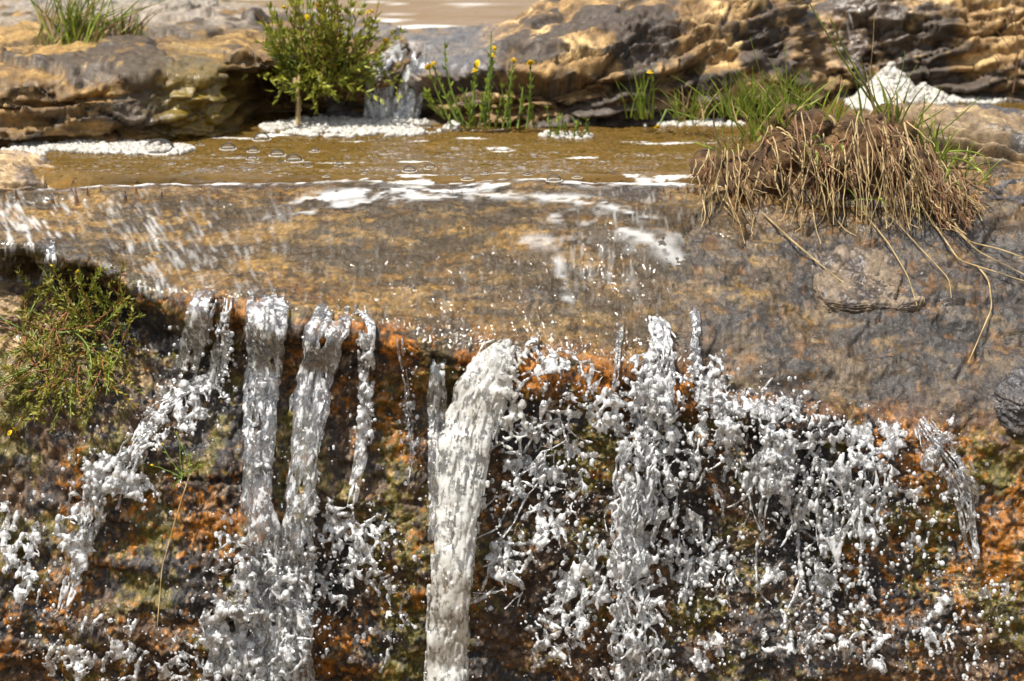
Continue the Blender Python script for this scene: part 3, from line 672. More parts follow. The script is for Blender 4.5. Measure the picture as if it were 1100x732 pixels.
def stream(keys, dens=1.0, rmin=1.0, rmax=1.9, rag=.25, dep=.35, step=1.3, gap=0.0, chops=0.0, core=1.0):
    """a falling stream: many strands side by side down a path of (px, py, width, clearance)"""
    E, t = resample(keys, step); out = []
    wmax = E[:, 2].max(); nf = max(2, int(core * dens * wmax / 2.6))
    if chops > 0:
        out.append(chop(E, t, int(chops * t[-1] * E[:, 2].mean() / 60.), (8, 34), .25, dep, (rmin, rmax * 1.25)))
    tx = np.gradient(E[:, 0]); ty = np.gradient(E[:, 1]); ln = np.hypot(tx, ty); nx_, ny_ = -ty / ln, tx / ln
    for j in range(nf):
        u = rng.uniform(-1, 1) if nf > 3 else np.linspace(-.6, .6, nf)[j]
        uu = u + wob(t, 45, rag, j) + wob(t, 14, rag * .35, j + 50)
        w = E[:, 2] / 2 * (1 + wob(t, 30, .15, j + 9))
        px = E[:, 0] + nx_ * uu * w; py = E[:, 1] + ny_ * uu * w
        d = np.sqrt(np.clip(1 - uu * uu, .02, 1)) * E[:, 2] * dep * rng.uniform(-.5, 1) * PXM + wob(t, 20, 2 * PXM, j + 80)
        r = np.interp(wob(t, 9, 1, j + 120), [-.8, .8], [rmin, rmax])
        keep = np.ones(len(t), bool)
        if gap > 0: keep = wob(t, 22, 1, j + 200) > (-1 + 1.6 * gap)
        s0 = int(abs(rng.normal(0, 5)))
        keep[:s0] = False
        out.append(np.stack([px, py, E[:, 3] + d, r], -1)[keep])
    return np.concatenate(out)
def ligaments(region, n, length=(10, 45), rr=(1.4, 3.0), bias=(0, 1), spread=.9, off=(.006, .05), bead=.6, curl=.25, webs=.35, step=1.0):
    """splash lace: bent threads of water with beads at the ends and thin webs between some of them; region: [(px, py, radius x, radius y)]"""
    out = []; prev = None
    wts = np.array([a[2] * a[3] for a in region]); wts = wts / wts.sum()
    for j in range(n):
        q = region[rng.choice(len(region), p=wts)]
        if prev is not None and rng.random() < .62:
            s = prev[rng.integers(len(prev))]; x, y, o = s[0], s[1], s[2]
        else:
            a = rng.uniform(0, 2 * math.pi); m = math.sqrt(rng.random())
            x, y, o = q[0] + q[2] * m * math.cos(a), q[1] + q[3] * m * math.sin(a), rng.uniform(*off)
        L = rng.uniform(*length) * rng.uniform(.5, 1); k = max(4, int(L / step))
        ang = math.atan2(bias[1], bias[0]) + rng.normal(0, spread); da = rng.normal(0, curl * .06); r0 = rng.uniform(*rr)
        X = np.empty((k, 4))
        for i in range(k):
            ang += da + rng.normal(0, curl * .16) + .004 * math.cos(ang)
            x += math.cos(ang) * step; y += math.sin(ang) * step; o += rng.normal(0, .0006)
            f = i / (k - 1)
            X[i] = (x, y, o, r0 * (1.05 - .45 * f + .35 * math.sin(i * .55 + j) * rng.uniform(.3, 1)))
        if rng.random() < bead:
            X[-2:, 3] *= rng.uniform(1.3, 2.0)
        out.append(X)
        if prev is not None and rng.random() < webs and np.hypot(prev[:, 0].mean() - X[:, 0].mean(), prev[:, 1].mean() - X[:, 1].mean()) < 26:
            m = min(len(prev), len(X)); A = prev[np.linspace(0, len(prev) - 1, m).astype(int)]; B = X[np.linspace(0, len(X) - 1, m).astype(int)]
            gapw = np.hypot(*(A[:, :2] - B[:, :2]).T).max()
            for f in np.linspace(0, 1, max(3, int(gapw / 1.1))):
                w = A * (1 - f) + B * f; w[:, 3] = .95; out.append(w)
        prev = X
    return np.concatenate(out)
def drops(region, n, r=(.8, 2.4), off=(.01, .07), tall=1.0):
    out = []
    wts = np.array([a[2] * a[3] for a in region]); wts = wts / wts.sum()
    n = int(n * .55)
    for j in range(n):
        q = region[rng.choice(len(region), p=wts)]
        a = rng.uniform(0, 2 * math.pi); m = math.sqrt(rng.random())
        x, y = q[0] + q[2] * m * math.cos(a), q[1] + q[3] * m * math.sin(a); rad = r[0] + (r[1] * 1.35 - r[0]) * rng.random() ** 2.6; o = rng.uniform(*off)
        e = rng.uniform(0, 1.2) * rad
        out += [(x, y, o, rad), (x + rng.normal(0, .3), y + e * tall, o, rad * .8)]
    return np.array(out)
RMIN = .0021
def water_thing(name, parts, mat, label, cat, group, placer=None):
    Q = np.concatenate(parts); P = (placer or on_ledge)(Q[:, 0], Q[:, 1], Q[:, 2]); r = np.maximum(Q[:, 3] * PXM, RMIN)
    o = link(name, liquid_mesh(name, P, r), mat)
    return tag(o, label, cat, group)
GS, GP = 'streams falling from the ledge', 'splashes on the rock face'
def S(keys, mat, label, extra=(), sh=None, col=None, placer=None, **kw):
    body = []
    if sh is not None: body.append(sheet(keys, **sh))
    if col is not None: body.append(column(keys, **col))
    if kw.get('dens', 1) > 0: body.append(stream(keys, **kw))
    return water_thing('falling_stream', body + list(extra), mat, label, 'water stream', GS, placer)
def L(parts, label, mat=None): return water_thing('water_splash', parts, mat or M_white, label, 'splash', GP)

S([(56, 262, 8, .004), (54, 280, 9, .012), (50, 305, 12, .014)], M_clear, 'tiny stream dribbling off the ledge above the leafy plant with yellow buds', dens=.4, sh={})
S([(222, 314, 22, .004), (216, 335, 26, .016), (208, 370, 24, .028), (200, 398, 20, .02)], M_clear, 'short glassy sheet falling at the left end of the curtain beside a thinner strand', dens=.25, rag=.2, sh=dict(hole=-.35),
  extra=[lace([(208, 375, 16, 24)], .2, 10.)])
S([(246, 318, 14, .004), (242, 345, 16, .018), (236, 380, 15, .024), (232, 412, 13, .015)], M_white, 'white strand falling next to the short glassy sheet', dens=.6, rag=.3, chops=1.0, gap=.3, extra=[drops([(236, 380, 16, 40)], 60), lace([(240, 370, 12, 44)], .25, 8.)])
S([(236, 400, 18, .012), (205, 415, 16, .008), (172, 436, 22, .01), (150, 475, 20, .014), (128, 505, 34, .014), (102, 530, 30, .018), (92, 570, 20, .02), (82, 605, 16, .02), (68, 655, 12, .02)], M_white,
  'crooked white cascade running down the rock to the lower left', dens=.5, rag=.5, gap=.6, chops=1.2,
  extra=[lace([(120, 515, 46, 26), (165, 460, 24, 36), (205, 415, 34, 14), (85, 580, 16, 50)], .42, 11.), ligaments([(120, 515, 40, 26), (75, 540, 26, 30)], 30, (8, 24), bias=(-.4, 1)), drops([(140, 500, 80, 70)], 160, (.7, 2.))])
S([(290, 320, 44, .004), (287, 345, 42, .012), (282, 400, 34, .034), (278, 470, 30, .05), (276, 540, 28, .05), (288, 600, 36, .05), (296, 680, 44, .05), (298, 760, 48, .05)], M_clear,
  'broad glassy stream falling from the ledge, left of its twin', dens=.10, rag=.4, chops=.08, sh=dict(hole=-.75), extra=[drops([(280, 500, 30, 170)], 160, (.7, 1.8)), lace([(278, 480, 18, 110)], .05, 12., off=(.05, .07))])
S([(362, 332, 34, .004), (350, 356, 40, .012), (338, 410, 34, .034), (328, 480, 28, .05), (320, 560, 30, .05), (317, 640, 34, .05), (316, 760, 36, .05)], M_clear,
  'curving glassy stream right of the broad one, arching over rusty rock', dens=.10, rag=.4, chops=.06, sh=dict(hole=-.8, flute=4.), extra=[drops([(330, 520, 30, 170)], 160, (.7, 1.8)), lace([(330, 540, 18, 110)], .05, 12., off=(.05, .07))])
S([(384, 340, 18, .004), (392, 352, 18, .012), (394, 400, 13, .022), (392, 450, 10, .022), (386, 500, 9, .02), (376, 545, 8, .018)], M_white, 'thin broken stream just right of the curving glassy one', dens=.4, rag=.6, gap=.5, chops=.5, sh=dict(hole=-.2),
  extra=[lace([(392, 420, 10, 90)], .25, 8.), drops([(388, 450, 16, 100)], 60)])
S([(428, 352, 6, .004), (431, 385, 7, .01), (437, 430, 9, .014), (442, 485, 7, .014), (438, 520, 5, .012)], M_clear, 'thin dripping strand between the broken stream and the white column', dens=.8, rag=.6, gap=.4,
  extra=[drops([(438, 450, 12, 80)], 60, (.8, 2.2)), lace([(440, 450, 8, 60)], .2, 7.)])
S([(470, 398, 14, .004), (469, 430, 16, .02), (469, 500, 14, .026), (468, 580, 12, .026)], M_clear, 'narrow clear sheet hugging the left side of the white column', dens=0, sh=dict(hole=-.7))
S([(542, 366, 16, .0), (531, 384, 42, .006), (517, 420, 60, .028), (502, 470, 60, .06), (494, 530, 50, .065), (486, 600, 44, .065), (481, 670, 44, .065), (478, 770, 46, .065)], M_cream,
  'thick cream white column of foaming water in the middle', col=dict(n=1.3), dens=.06, rag=.5, rmax=2.0, dep=.45,
  extra=[lace([(544, 380, 32, 18)], .22, 9., off=(.008, .03)), lace([(548, 430, 22, 46), (490, 540, 30, 80)], .22, 9., off=(.04, .07)), drops([(500, 550, 50, 190)], 260, (.7, 2.2), off=(.03, .10))])
S([(668, 345, 7, .004), (664, 380, 8, .012), (660, 420, 9, .014)], M_clear, 'short thin spurt above the lacy splash left of the long white stream', dens=1.2, rag=.5, gap=.2, extra=[drops([(664, 385, 7, 40)], 24)])
S([(704, 340, 12, .004), (714, 362, 16, .016), (712, 392, 30, .024), (708, 440, 40, .035), (690, 500, 42, .04), (680, 560, 44, .045), (684, 630, 40, .045), (690, 700, 44, .045), (692, 770, 44, .045)], M_white,
  'long ragged white stream right of the middle', dens=.5, rag=.5, gap=.5, rmax=2.2, chops=.9,
  extra=[lace([(704, 450, 38, 60), (690, 540, 40, 70), (684, 640, 40, 80), (692, 720, 42, 50)], .42, 12., off=(.02, .07)), ligaments([(690, 560, 44, 160)], 50, (8, 24), spread=.7, off=(.03, .07)), drops([(690, 560, 60, 200)], 260, off=(.02, .09))])
S([(746, 328, 9, .003), (749, 352, 11, .012), (747, 380, 12, .014), (752, 405, 16, .014)], M_clear, 'short glassy spurt standing above the right hand crown of splashes', dens=1.1, rag=.5, gap=.2, extra=[lace([(749, 370, 9, 36)], .15, 8.)])
S([(990, 450, 26, .006), (1005, 475, 34, .02), (1025, 500, 30, .028), (1038, 530, 24, .028), (1044, 580, 14, .02), (1050, 600, 8, .02)], M_clear, 'glassy lobe of water falling at the right end of the curtain', dens=.9, rag=.3, gap=.2,
  extra=[lace([(1015, 490, 30, 36), (1040, 540, 18, 34)], .3, 12.), ligaments([(1030, 515, 26, 30)], 14, (8, 20), bias=(.4, 1)), drops([(1040, 560, 34, 60)], 70)])

L([lace([(215, 345, 18, 40), (200, 440, 34, 30)], .12, 9., off=(.004, .02)), drops([(215, 400, 40, 80)], 130)], 'light splash below the short glassy sheet')
L([lace([(250, 690, 44, 64), (300, 670, 40, 76), (275, 625, 34, 44), (270, 720, 70, 40)], .62, 10., off=(.02, .10), fill=.1), ligaments([(270, 660, 64, 70)], 110, (6, 20), spread=1., off=(.04, .1)), drops([(280, 640, 90, 110)], 420, (.7, 2.3), off=(.02, .12))], 'big white burst of spray under the twin glassy streams')
L([lace([(400, 590, 40, 40), (425, 640, 20, 50), (360, 570, 26, 40), (360, 620, 26, 60)], .18, 12.), ligaments([(400, 590, 36, 44), (425, 640, 20, 50)], 30, (8, 34), bias=(-.5, .8), spread=.6), drops([(390, 620, 70, 90)], 200)], 'loose slanting splash between the burst of spray and the white column')
L([lace([(600, 395, 40, 26), (625, 410, 26, 28), (570, 385, 24, 14)], .28, 13., off=(.004, .03), thick=1.1), drops([(600, 400, 60, 34)], 150, (.7, 1.8))], 'lacy net of water over orange rock right of the white column')
L([lace([(590, 455, 40, 36), (562, 510, 36, 34), (545, 600, 28, 50), (610, 520, 26, 50), (590, 560, 30, 40)], .30, 13., off=(.01, .06)), ligaments([(590, 455, 34, 34), (565, 510, 36, 34), (545, 600, 30, 50)], 70, (10, 40), (1., 2.2), bias=(-.55, .8), spread=.5, off=(.01, .06), webs=.1), drops([(580, 520, 60, 110)], 260, (.7, 2.6))], 'branching splash thrown to the lower left between the white column and the long stream')
L([lace([(625, 615, 36, 54), (600, 680, 40, 50)], .27, 12.), ligaments([(625, 615, 34, 50)], 30, (8, 32), bias=(-.3, 1), spread=.6), drops([(610, 640, 56, 80)], 180)], 'ragged splash low beside the long white stream')
L([lace([(655, 440, 36, 28), (700, 400, 26, 34)], .45, 11., off=(.01, .05)), drops([(660, 440, 44, 34)], 80)], 'dense white knot where the long stream first strikes the rock')
L([lace([(760, 415, 20, 34), (790, 436, 40, 16), (835, 440, 40, 16)], .5, 11., off=(.006, .04)), ligaments([(790, 432, 60, 16)], 40, (7, 22), (1., 2.), bias=(0, -1), spread=.7, off=(.006, .04)), drops([(790, 425, 80, 34)], 160)], 'crown of white splashes along the brow right of the long stream')
L([lace([(770, 470, 40, 34), (800, 500, 30, 34), (840, 480, 34, 26)], .30, 13., off=(.01, .06)), ligaments([(780, 490, 50, 40)], 24, (8, 30), spread=.4, off=(.01, .06)), drops([(790, 490, 70, 60)], 200)], 'hanging white curtain under the crown of splashes')
L([lace([(880, 465, 40, 24), (925, 470, 36, 26), (905, 500, 50, 26), (960, 470, 20, 24)], .42, 12., off=(.006, .05)), ligaments([(900, 490, 60, 30)], 36, (8, 30), spread=.5), drops([(900, 490, 80, 60)], 260)], 'wide lacy splash along the right part of the brow')
L([lace([(860, 540, 44, 34), (920, 560, 50, 40)], .02, 12.), ligaments([(880, 550, 60, 40)], 26, (6, 24), spread=.6), drops([(890, 570, 100, 80)], 340, (.7, 2.2))], 'scattered drops and threads under the wide lacy splash')
L([lace([(895, 620, 24, 34), (920, 665, 26, 24), (880, 690, 44, 18)], .30, 12.), ligaments([(900, 640, 40, 40)], 16, (7, 26), bias=(.2, 1), spread=.8), drops([(900, 650, 60, 60)], 160)], 'white splash low on the mossy rock right of the middle')
L([lace([(1052, 710, 16, 20)], .3, 12.), drops([(1055, 690, 40, 50)], 80)], 'small curled splash in the lower right corner')
L([lace([(1070, 635, 22, 12)], .3, 10.), drops([(1060, 640, 40, 40)], 80)], 'little slanting splash on orange rock at the far right')
L([lace([(770, 620, 26, 50), (760, 700, 26, 34)], .12, 12., off=(.004, .03)), ligaments([(770, 640, 24, 60)], 20, (7, 24), spread=.6, off=(.004, .03)), drops([(770, 650, 44, 80)], 160)], 'thin splash threads right of the foot of the long stream')
L([lace([(25, 600, 26, 60), (10, 560, 16, 50)], .12, 12., off=(.003, .02)), ligaments([(25, 600, 24, 60)], 20, (8, 26), bias=(-.2, 1), spread=.4, off=(.003, .02)), drops([(30, 600, 44, 90)], 120)], 'faint trickles splashing at the left edge')
L([lace([(75, 710, 34, 22), (130, 680, 20, 44), (185, 715, 34, 22)], .16, 12., off=(.003, .03)), ligaments([(110, 690, 60, 40)], 20, (8, 26), bias=(-.6, .8), spread=.5, off=(.003, .03)), drops([(110, 690, 90, 50)], 160)], 'low splash in the lower left corner')

L([lace([(830, 500, 30, 60), (880, 560, 30, 60), (935, 540, 26, 50)], .16, 12., off=(.01, .06), tall=2.6), ligaments([(830, 510, 30, 40), (890, 530, 50, 40), (945, 520, 30, 40)], 60, (16, 60), (1.2, 2.6), spread=.25, curl=.15, off=(.01, .06)), drops([(880, 550, 90, 70)], 160)], 'long drips and strings hanging under the wide lacy splash')
L([lace([(735, 520, 22, 70), (745, 600, 22, 60)], .10, 12., off=(.005, .04), tall=2.2), ligaments([(740, 550, 26, 80)], 24, (14, 44), (1.2, 2.4), spread=.3, curl=.15, off=(.005, .04)), drops([(745, 560, 34, 110)], 140)], 'thin broken trickle beside the right edge of the long white stream')
L([lace([(985, 560, 30, 70), (1000, 660, 36, 60)], -.02, 12., off=(.004, .04), tall=1.8), drops([(990, 610, 60, 110)], 260)], 'sparse spatter over the orange rock under the glassy lobe at the right')
L([lace([(830, 650, 26, 60), (950, 700, 40, 30)], .10, 12., off=(.004, .04), tall=1.8), drops([(860, 680, 80, 60)], 160)], 'broken splash along the bottom edge between the mossy rock and the long stream')

def ico(sub=1):
    import bmesh
    bm = bmesh.new(); bmesh.ops.create_icosphere(bm, subdivisions=sub, radius=1); V = np.array([v.co[:] for v in bm.verts]); F = np.array([[v.index for v in f.verts] for f in bm.faces]); bm.free(); return V, F
IV, IF = ico(2)
def beads(name, P, r, mat, label, cat):
    V = (IV[None] * np.array([1, 1, 1.15]) * r[:, None, None] + P[:, None]).reshape(-1, 3)
    F = (IF[None] + (np.arange(len(P)) * len(IV))[:, None, None]).reshape(-1, 3)
    return tag(link(name, mesh_np(name, V, F), mat), label, cat, kind='stuff')
nb = 1500
bx = rng.uniform(-20, 1120, nb); by = rng.uniform(330, 760, nb); lineb = np.interp(bx, [0, 100, 200, 350, 500, 700, 900, 1100], [420, 400, 330, 345, 380, 400, 445, 465])
k = (by > lineb) & (fbm(np.stack([bx, by, 0 * bx], -1), 1 / 60., 3, seed=95) > -.25); bx, by = bx[k], by[k]
beads('water_drops', on_ledge(bx, by, rng.uniform(.004, .06, len(bx))), rng.uniform(.5, 1.5, len(bx)) ** 1.4 * PXM * .8, M_clear, 'fine drops of spray flying in front of the rock face', 'spray')

# ------------------------------------------------------------------ loose stones and slabs
def cube_sphere(n):
    import bmesh
    t = np.linspace(-1, 1, n); V = []; F = []
    for ax in range(3):
        for s in (-1, 1):
            u, v = np.meshgrid(np.tan(t * math.pi / 4), np.tan(t * math.pi / 4), indexing='ij'); p = np.empty((n, n, 3))
            p[..., ax] = s; p[..., (ax + 1) % 3] = u * s; p[..., (ax + 2) % 3] = v
            F.append(grid_faces(n, n) + len(V) * n * n); V.append(p.reshape(-1, 3))
    V = np.concatenate(V); return V / np.linalg.norm(V, axis=1, keepdims=True), np.concatenate(F)
def boulder(name, label, loc, radii, pal, seed, rot=(0, 0, 0), sq=4.0, rough=.10, n=110, layer=.0, wetf=.2, cat='rock'):
    from mathutils import Euler
    V, F = cube_sphere(n); p = (np.abs(V) ** sq).sum(1) ** (-1 / sq); V = V * p[:, None]
    rad = np.array(radii); P = V * rad; nn = V * rad.min() / rad; nn /= np.linalg.norm(nn, axis=1, keepdims=True)
    s = rad.mean(); Q = P + seed * 3.1
    e, ci = cells(Q, .55 / s, seed, (1, 1, 2.2)); e2, c2 = cells(Q, 1.6 / s, seed + 3, (.7, 1, 2.4))
    st = (Q[:, 2] + fbm(Q, 1 / s, 2, seed=seed) * s * .15) * (5.5 / rad[2]) ; sf = st - np.floor(st)
    d = rough * s * (ci * .55 + c2 * .3 + fbm(Q, .9 / s, 4, .55, seed=seed) * 1.2 - (1 - sst(0, .1, e)) * .25 + layer * (sst(0, .7, sf) - sst(.78, 1, sf)) + fbm(Q, 7 / s, 4, .65, seed=seed + 2) * .45)
    P = P + nn * d[:, None]
    M = np.array(Euler([R(a) for a in rot]).to_matrix()); P = P @ M.T
    a, b_, g = fbm(Q, 2 / s, 4, .6, seed=seed + 5), fbm(Q, 6 / s, 4, .6, seed=seed + 6, st=(.6, 1, 1.6)), fbm(Q, 25 / s, 3, .6, seed=seed + 7)
    col = np.zeros(P.shape); col[:] = pal[0]; col = mixc(col, pal[1], sst(0, .3, b_)); col = mixc(col, pal[2], sst(.05, .3, a + .3 * g)); col *= (1 + .35 * g)[:, None]
    o = link(name, mesh_np(name, P, F, attrs={'col': np.clip(col, .004, .8), 'wet': np.clip(wetf + a, 0, 1)}), M_bank); o.location = loc
    return tag(o, label, cat)
TAN = [(.26, .175, .09), (.36, .25, .13), (.10, .07, .05)]; GREY = [(.10, .09, .085), (.16, .14, .12), (.05, .045, .04)]; DARK = [(.05, .045, .045), (.09, .075, .065), (.025, .022, .022)]
p = on_ledge(930, 296, .0); boulder('flat_stone', 'flat tan stone with a dark broken front on the ledge below the clump', p + np.array([0, .016, -.014]), (.105, .10, .020), [(.13, .095, .062), (.19, .14, .09), (.05, .038, .03)], 3, (22, 4, 6), 5., .15, 90, .15, .35)
p = on_ledge(1100, 436, .0); boulder('dark_stone', 'small dark stone lying at the right edge of the wet ledge', p + np.array([.02, .02, 0]), (.075, .06, .04), DARK, 5, (20, 5, 20), 3., .2, 70, .0, .5)
p = at(10, 192, .05); boulder('rock_slab', 'tan layered slab at the left end of the pool where the water curls round it', p + np.array([-.10, .06, -.035]), (.26, .11, .05), TAN, 7, (0, 3, -6), 3., .13, 110, .5)
boulder('rock_slab', 'brown layered rock sloping down behind the right side of the grass clump', at(1090, 165, .35) + np.array([.02, 0, -.055]), (.40, .30, .11), [(.17, .115, .06), (.27, .19, .10), (.06, .05, .043)], 9, (-5, 9, -8), 3.2, .13, 150, .5, .35)
boulder('dark_boulder', 'dark split boulder under the right side of the dry grass', at(1085, 230, .02) + np.array([.05, .05, -.01]), (.16, .12, .085), DARK, 11, (0, 6, 12), 3.2, .17, 100, .3, .4)
p = on_ledge(8, 345, 0); boulder('tan_rock', 'pale tan rock beside the leafy plant under the left end of the ledge', p + np.array([-.04, .04, -.02]), (.11, .07, .08), TAN, 13, (0, 0, 10), 3., .16, 90, .1)
for (px, py, y, rx, rz, lab) in [(165, 14, 1.33, .16, .05, 'pale grey boulder at the top left beyond the ochre bank'), (60, 16, 1.28, .14, .04, 'low grey slab at the top left corner behind the grass tuft'), (205, 12, 1.40, .09, .045, 'smaller rounded grey boulder beside the pale one at the top left')]:
    q = at(px, py, y); boulder('grey_boulder', lab, (q[0], q[1], q[2] - .01), (rx, .13, rz), [(.20, .17, .135), (.28, .24, .19), (.09, .075, .06)], int(px) % 17 + 20, (0, 0, 15), 2.8, .16, 70, .2, .0)

# ------------------------------------------------------------------ the small falls behind the pool, foam and bubbles
def back(y0):
    return lambda px, py, off: np.stack(at(px, py, y0 - off), -1)
S([(420, 58, 24, .0), (411, 74, 30, .025), (407, 100, 26, .035), (406, 133, 28, .04)], M_white, 'little glassy waterfall pouring into the back of the pool', dens=.5, rag=.3, sh=dict(hole=-.8), placer=back(.70))
S([(455, 62, 20, .0), (446, 84, 24, .015), (438, 108, 26, .02), (434, 132, 30, .03)], M_clear, 'thin grey sheet of water sliding down the rock right of the little waterfall', dens=.4, rag=.4, sh=dict(hole=-.6), placer=back(.66))
S([(910, 14, 5, .0), (916, 40, 5, .02), (922, 66, 5, .03), (930, 84, 6, .03)], M_clear, 'thin sparkling trickle running down the brown rock above the foam mound', dens=1.2, rag=.8, gap=.4, placer=back(.96))
GLF = make_liquid_group(.0020, 1)
def foam_patch(name, label, px, py, rx, ry, h, seed, r=(.0024, .0055), n=2600, peak=0.0, ragged=.9, cat='foam'):
    """a raft of bubbles heaped on the water"""
    global GL
    a = rng.uniform(0, 2 * math.pi, n); m = np.sqrt(rng.random(n)); X = px + rx * m * np.cos(a); Y = py + ry * m * np.sin(a)
    P = np.stack(on_level(X, Y, np.full(n, .006)), -1)
    k = (1 - m) * 1.2 + ragged * fbm(P, 22, 4, .6, seed=seed, st=(.6, .9, 1)) * 1.6 > .10
    P, m = P[k], m[k]
    P[:, 2] = h * (.35 + .5 * fbm(P, 30, 3, seed=seed + 1)) * rng.random(len(P)) + peak * np.clip(1 - m * 1.05, 0, 1) ** 1.1 * rng.random(len(P)) ** .5 + .006
    rad = r[0] * .8 + (r[1] * 1.5 - r[0]) * rng.random(len(P)) ** 3
    keep = GL; GL = GLF; me = liquid_mesh(name, P, rad); GL = keep
    return tag(link(name, me, M_foam), label, cat)
foam_patch('foam_patch', 'white foam spreading from the foot of the little waterfall', 385, 138, 108, 10, .012, 1, n=8000, ragged=1.5)
foam_patch('foam_patch', 'line of white foam along the foot of the ochre bank at the left', 90, 160, 120, 7, .009, 2, n=4500, ragged=1.5)
foam_patch('foam_patch', 'small clot of foam around the biggest bubble', 168, 163, 34, 5, .012, 3, n=700)
foam_patch('foam_mound', 'peaked mound of pale foam standing in the back corner of the pool', 955, 112, 46, 9, .02, 4, n=15000, peak=.10, ragged=.8)
foam_patch('foam_patch', 'flat raft of foam sloping off the right side of the foam mound', 992, 110, 40, 6, .02, 14, n=3000, peak=.04)
foam_patch('foam_patch', 'long strip of foam along the bank right of the foam mound', 1040, 108, 90, 3.5, .010, 5, n=2200)
foam_patch('foam_patch', 'broken foam in the water among the grasses left of the clump', 735, 133, 70, 4, .006, 6, n=600, ragged=1.5)
foam_patch('foam_patch', 'crumbs of foam around the little water plants at the foot of the outcrop', 612, 146, 34, 5, .006, 7, n=260, ragged=1.5)
foam_patch('foam_patch', 'foam at the top left where water slips over the ochre bank', 20, 166, 30, 4, .008, 8, n=400)

mb, n_, l_ = newmat('bubble_film')
fr = N(n_, 'ShaderNodeFresnel', IOR=1.22); g_ = N(n_, 'ShaderNodeBsdfGlossy', Roughness=.03); t_ = N(n_, 'ShaderNodeBsdfTransparent'); t_.inputs['Color'].default_value = (.93, .93, .93, 1)
mx_ = N(n_, 'ShaderNodeMixShader'); l_.new(fr.outputs[0], mx_.inputs[0]); l_.new(t_.outputs[0], mx_.inputs[1]); l_.new(g_.outputs[0], mx_.inputs[2])
d_ = N(n_, 'ShaderNodeBsdfDiffuse'); d_.inputs['Color'].default_value = (.8, .8, .8, 1); m2_ = N(n_, 'ShaderNodeMixShader', Fac=.03); l_.new(mx_.outputs[0], m2_.inputs[1]); l_.new(d_.outputs[0], m2_.inputs[2])
o_ = N(n_, 'ShaderNodeOutputMaterial'); l_.new(m2_.outputs[0], o_.inputs['Surface'])
def dome(nu=24, nv=10):
    th = np.linspace(0, 2 * math.pi, nu, endpoint=False); ph = np.linspace(-.15, math.pi / 2 - .02, nv); V = np.stack([np.outer(np.cos(ph), np.cos(th)), np.outer(np.cos(ph), np.sin(th)), np.outer(np.sin(ph), np.ones(nu))], -1).reshape(-1, 3)
    i = np.arange(nu * nv).reshape(nv, nu); j = np.roll(i, -1, 1); F = np.stack([i[:-1], j[:-1], j[1:], i[1:]], -1).reshape(-1, 4); return V, F
DV, DF = dome()
ringv = np.concatenate([np.stack([rr * np.cos(np.linspace(0, 2 * math.pi, 40, endpoint=False)), rr * np.sin(np.linspace(0, 2 * math.pi, 40, endpoint=False)), np.full(40, zz)], -1) for rr, zz in ((1.0, 0), (1.1, .10), (1.22, .0))])
ri = np.arange(120).reshape(3, 40); rj = np.roll(ri, -1, 1); ringf = np.stack([ri[:-1], rj[:-1], rj[1:], ri[1:]], -1).reshape(-1, 4)
BUB = [(172, 163, 17, 'large clear bubble resting in foam at the left of the pool'), (245, 160, 8, 'clear bubble on the pool midway between the biggest bubble and the foam'), (316, 173, 9, 'round bubble nearest the lip in the cluster of bubbles'), (298, 167, 8, 'bubble touching the left of the round one in the cluster of bubbles'),
       (272, 163, 6, None), (281, 150, 9, 'bubble half sunk in the left tip of the waterfall foam'), (302, 176, 4, None), (338, 163, 5, None), (330, 179, 5, None), (365, 178, 5, None), (257, 170, 3.5, None), (271, 171, 6, None), (215, 156, 4, None),
       (440, 184, 7, 'larger of the two bubbles floating side by side in front of the foam'), (462, 181, 6, 'smaller of the two bubbles floating side by side in front of the foam'), (502, 193, 6, None), (521, 187, 4, None), (567, 188, 4, None), (595, 194, 8, 'wide flat bubble at the lip below the flowering plant'), (620, 191, 5, None),
       (290, 186, 3.5, None), (350, 190, 3.5, None), (392, 187, 4, None), (420, 192, 3, None), (185, 176, 3.5, None), (230, 183, 3, None), (545, 180, 3, None)]
dome_me = mesh_np('bubble', DV, DF); dome_me.materials.append(mb); ring_me = mesh_np('foam_ring', ringv * np.array([1, 1, 1.]), ringf); ring_me.materials.append(M_foam)
for (px, py, r, lab) in BUB:
    q = on_level(px, py, 0.006); s = r * KX * (q[1] - CAMY)
    o = bpy.data.objects.new('bubble', dome_me); COL.objects.link(o); o.location = q; o.scale = (s, s, s * .85)
    tag(o, lab or 'small clear bubble floating loose on the brown pool', 'bubble', 'bubbles floating on the pool')
    k = bpy.data.objects.new('foam_ring', ring_me); COL.objects.link(k); k.parent = o

# ------------------------------------------------------------------ plants
def tubes(polys, radii, sides=5):
    V, F, base = [], [], 0
    for P, r in zip(polys, radii):
        P = np.asarray(P, float); n = len(P); r = np.broadcast_to(r, n)
        T = np.gradient(P, axis=0); T /= np.maximum(np.linalg.norm(T, axis=1, keepdims=True), 1e-9)
        ref = np.array([0, 1, .01]) if abs(T[:, 1]).mean() < .8 else np.array([1, 0, .01])
        A = np.cross(T, ref); A /= np.maximum(np.linalg.norm(A, axis=1, keepdims=True), 1e-9); B = np.cross(T, A)
        th = np.linspace(0, 2 * math.pi, sides, endpoint=False)
        ring = P[:, None] + r[:, None, None] * (A[:, None] * np.cos(th)[None, :, None] + B[:, None] * np.sin(th)[None, :, None])
        i = np.arange(n * sides).reshape(n, sides) + base; j = np.roll(i, -1, 1)
        V.append(ring.reshape(-1, 3)); F.append(np.stack([i[:-1], j[:-1], j[1:], i[1:]], -1).reshape(-1, 4)); base += n * sides
    return np.concatenate(V), np.concatenate(F)
